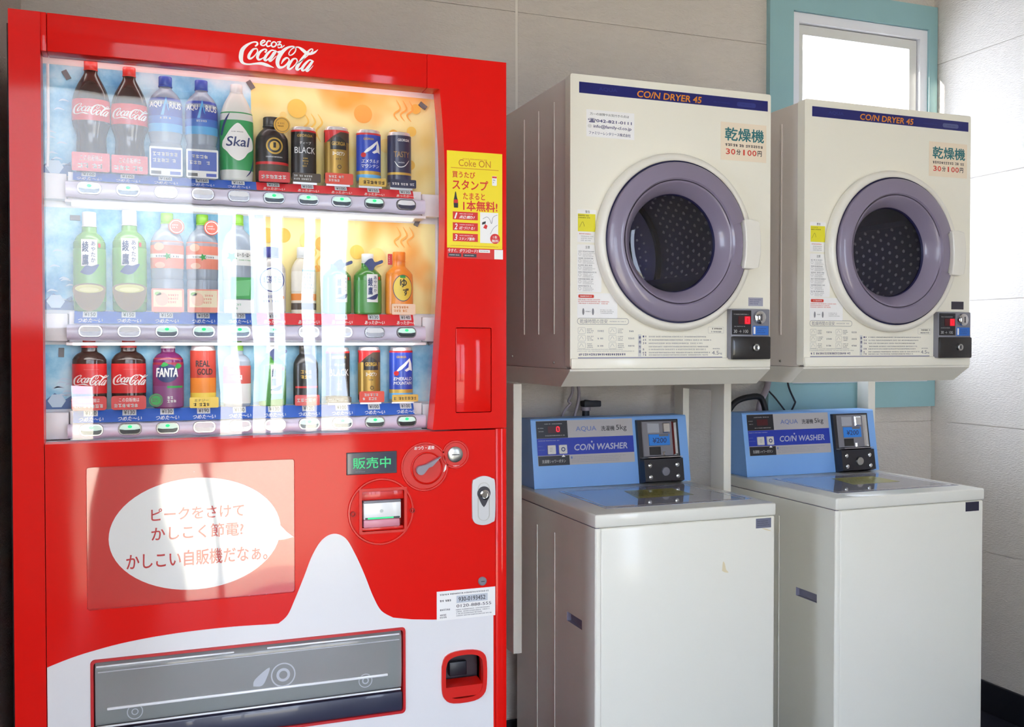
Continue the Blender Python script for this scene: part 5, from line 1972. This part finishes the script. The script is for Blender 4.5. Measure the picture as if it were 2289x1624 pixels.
    sh.greek(.045, .1965, .105, .202, 1, print_pale)
    sh.greek(.022, .184, .042, .189, 1, print_pale)
    sh.greek(.024, .174, .042, .179, 1, print_pale)
    sh.greek(.045, .160, .112, .166, 1, print_pale)
    sh.greek(.020, .145, .095, .150, 1, silver_ink)
    sh.greek(.019, .128, .036, .132, 1, aqua_ink)
    sh.greek(.019, .117, .044, .121, 1, aqua_ink)
    sh.greek(.130, .0755, .34, .096, 4, print_grey, .4)
    sh.rect(.128, .089, .134, .096, aqua_ink)
    mb.build('control_label', t, smooth=0).parent = b
    for kx in (.051, .0895):
        mb = MB()
        sh = S(mb, .0035)
        sh.rect(kx, .1055, kx + .0268, .1325, key_pale, .003)
        for i in range(1, 4):
            pass
        q0 = [S(mb, .0035).P(x, y, .0002) for x, y in ((kx, .1055), (kx + .0268, .1055), (kx + .0268, .1325), (kx, .1325))]
        q1 = [S(mb, .0).P(x, y, .0) for x, y in ((kx - .001, .1045), (kx + .0278, .1045), (kx + .0278, .1335), (kx - .001, .1335))]
        mb.add(q1 + q0, [(0, 1, 5, 4), (1, 2, 6, 5), (2, 3, 7, 6), (3, 0, 4, 7)], key_pale)
        sh.k = 4
        if kx > .08:
            sh.ring(kx + .0134, .119, .007, .003, lbl_navy)
        else:
            sh.greek(kx + .006, .112, kx + .02, .126, 3, clip_grey, .4)
        mb.build('key_button', t, smooth=0).parent = b
    if on:
        mb = MB()
        sh = S(mb, .0006)
        sh.k = 6
        x, z, w_, h_ = .0845, .174, .0105, .0165
        for q in ((x + .002, z, x + w_ - .002, z + .002), (x + .002, z + h_ - .002, x + w_ - .002, z + h_), (x, z + .002, x + .002, z + h_ - .002), (x + w_ - .002, z + .002, x + w_, z + h_ - .002)):
            sh.rect(*q, led_red)
        mb.build('red_digit', t, smooth=0).parent = b
    # coin unit
    mb = MB()

    def sbox(x0, y0, x1, y1, d0, d1, m, s=0):
        A = S(mb)
        q0 = [A.P(x, y, d0) for x, y in ((x0, y0), (x1, y0), (x1, y1), (x0, y1))]
        q1 = [A.P(x, y, d1) for x, y in ((x0 + s, y0 + s), (x1 - s, y0 + s), (x1 - s, y1 - s), (x0 + s, y1 - s))]
        mb.add(q0 + q1, [(0, 1, 5, 4), (1, 2, 6, 5), (2, 3, 7, 6), (3, 0, 4, 7), (4, 5, 6, 7)], m)
    sbox(.363, 0, .514, .203, 0, .012, panel_black, .001)
    sbox(.378, .083, .508, .197, .012, .0145, grey_plastic, .002)
    sbox(.364, 0, .513, .078, .012, .034, panel_black, .004)
    sbox(.384, .0775, .512, .0815, .012, .032, chrome, .001)
    b2 = mb.build('coin_unit', t, smooth=0)
    mb = MB()
    sbox(.397, .158, .441, .191, .0146, .0165, mat('frosted_plate', 'a9a9b0', .4), .002)
    sbox(.453, .158, .481, .191, .0146, .0185, chrome, .003)
    sbox(.487, .085, .506, .195, .0146, .020, chrome, .005)
    sbox(.4, .088, .442, .114, .0146, .0155, lbl_black, .001)
    sbox(.448, .084, .458, .098, .0146, .0175, chrome, .004)
    mb.build('coin_slot', t, smooth=0).parent = b2
    mb = MB()
    sbox(.400, .118, .477, .1545, .0146, .0165, mat('price_plate_blue', '2f83dc', .35), .001)
    sh = S(mb, .0167)
    sh.text('¥200', .413, .126, .464, .143, lbl_navy, .02, .1)
    sh.rect(.438, .147, .472, .154, clip_grey)
    mb.build('price_plate', t, smooth=0).parent = b2
    for bx_, bz_ in ((.386, .054), (.485, .054), (.386, .0175), (.485, .0175)):
        mb = MB()
        c = S(mb, .034).P(bx_, bz_, 0)
        mb.lathe([(.0075, 0), (.007, -.004), (.004, -.006), (.0001, -.0065)], c, chrome, 'Y', 18)
        mb.build('bolt', t).parent = b2
    mb = MB()
    c = S(mb, .034).P(.441, .034, 0)
    mb.lathe([(.0145, 0), (.0135, -.006), (.010, -.007), (.0001, -.0065)], c, grey_plastic if on else steel, 'Y', 26)
    mb.build('cash_lock', t).parent = b2
    mb = MB()
    c0, c1, z0, z1 = (X0 + .496, X0 + .546, .643, .670) if on else (X0 + .488, X0 + .541, .6435, .672)
    mb.box(c0, c1, WY - .0008, WY + .001, z0, z1, mat('plate_grey_blue', '6f7184', .5) if on else mat('plate_navy', '24233c', .4))
    sh = Sheet(mb, (0, WY - .0009, 0))
    sh.greek(c0 + .004, z0 + .005, c1 - .004, z1 - .005, 3, dark_grey, .35)
    mb.build('rating_plate', t, smooth=0)
    return t


washer(0, 'white coin washer with lit red zero on its blue console', True, True)
washer(.7704, 'white coin washer against the right wall, its red display unlit', False, False)

# ------------------------------------------------------------------ cords and hoses behind the consoles
hose_grey = mat('grey_hose', '9a9098', .5)
cord_dark = mat('dark_cord', '23262e', .6)


def cord(name, label, cat, pts, r, m, group=None):
    mb = MB().tube(pts, r, m)
    o = mb.build(name, None, origin=pts[0], smooth=60)
    return tag(o, label, cat, group)


G = 'cords hanging behind the washer consoles'
cord('power_cord', 'grey cord kinked like an elbow behind the left washer console', 'cord', [(1.555, .69, 1.04), (1.551, .69, 1.0), (1.538, .69, .975), (1.545, .69, .966), (1.522, .69, .94), (1.508, .69, .90)], .0045, hose_grey, G)
cord('drain_hose', 'grey hose running straight down behind the left washer console', 'hose', [(1.574, .70, 1.04), (1.580, .70, 1.0), (1.576, .70, .965), (1.566, .70, .93), (1.556, .70, .89)], .0055, hose_grey, G)
cord('supply_hose', 'dark hose arching between the two washers beneath the stand tray', 'hose', [(2.15, .70, .925), (2.18, .70, .957), (2.23, .70, .972), (2.285, .70, .968), (2.31, .70, .90)], .011, mat('black_hose', '16161c', .5), G)
cord('power_cord', 'thin dark cord slanting across the teal casing behind the right washer', 'cord', [(2.325, .735, 1.04), (2.335, .735, 1.0), (2.37, .735, .965), (2.42, .735, .91)], .003, cord_dark, G)
cord('power_cord', 'thin dark cord bent to a point in front of the teal casing', 'cord', [(2.415, .735, 1.05), (2.43, .735, .998), (2.452, .735, .956), (2.455, .735, .945), (2.435, .735, .91)], .0035, cord_dark, G)
cord('drain_hose', 'wide grey hose at the left edge of the teal casing, behind the right washer', 'hose', [(2.33, .715, 1.05), (2.318, .715, 1.0), (2.292, .715, .95), (2.28, .715, .88)], .012, hose_grey, G)

tap = thing('water_tap', (1.63, .72, .95), 'dark water tap on the wall behind the left washer console', 'tap')
mb = MB()
mb.box(1.600, 1.662, .70, .735, .952, .972, cord_dark, .004)
mb.build('tap_body', tap)
mb = MB().lathe([(.012, 0), (.012, .06)], (1.612, .716, .895), cord_dark, seg=16)
mb.lathe([(.016, 0), (.016, .012)], (1.612, .716, .94), hose_grey, seg=16)
mb.build('tap_spout', tap)
mb = MB().lathe([(.010, 0), (.010, .06)], (1.640, .72, .962), cord_dark, 'Y', seg=16)
mb.build('tap_inlet', tap)

# ------------------------------------------------------------------ tidy up
bpy.data.objects.remove(_fo)
for o in bpy.data.objects:
    if 'org' in o:
        del o['org']
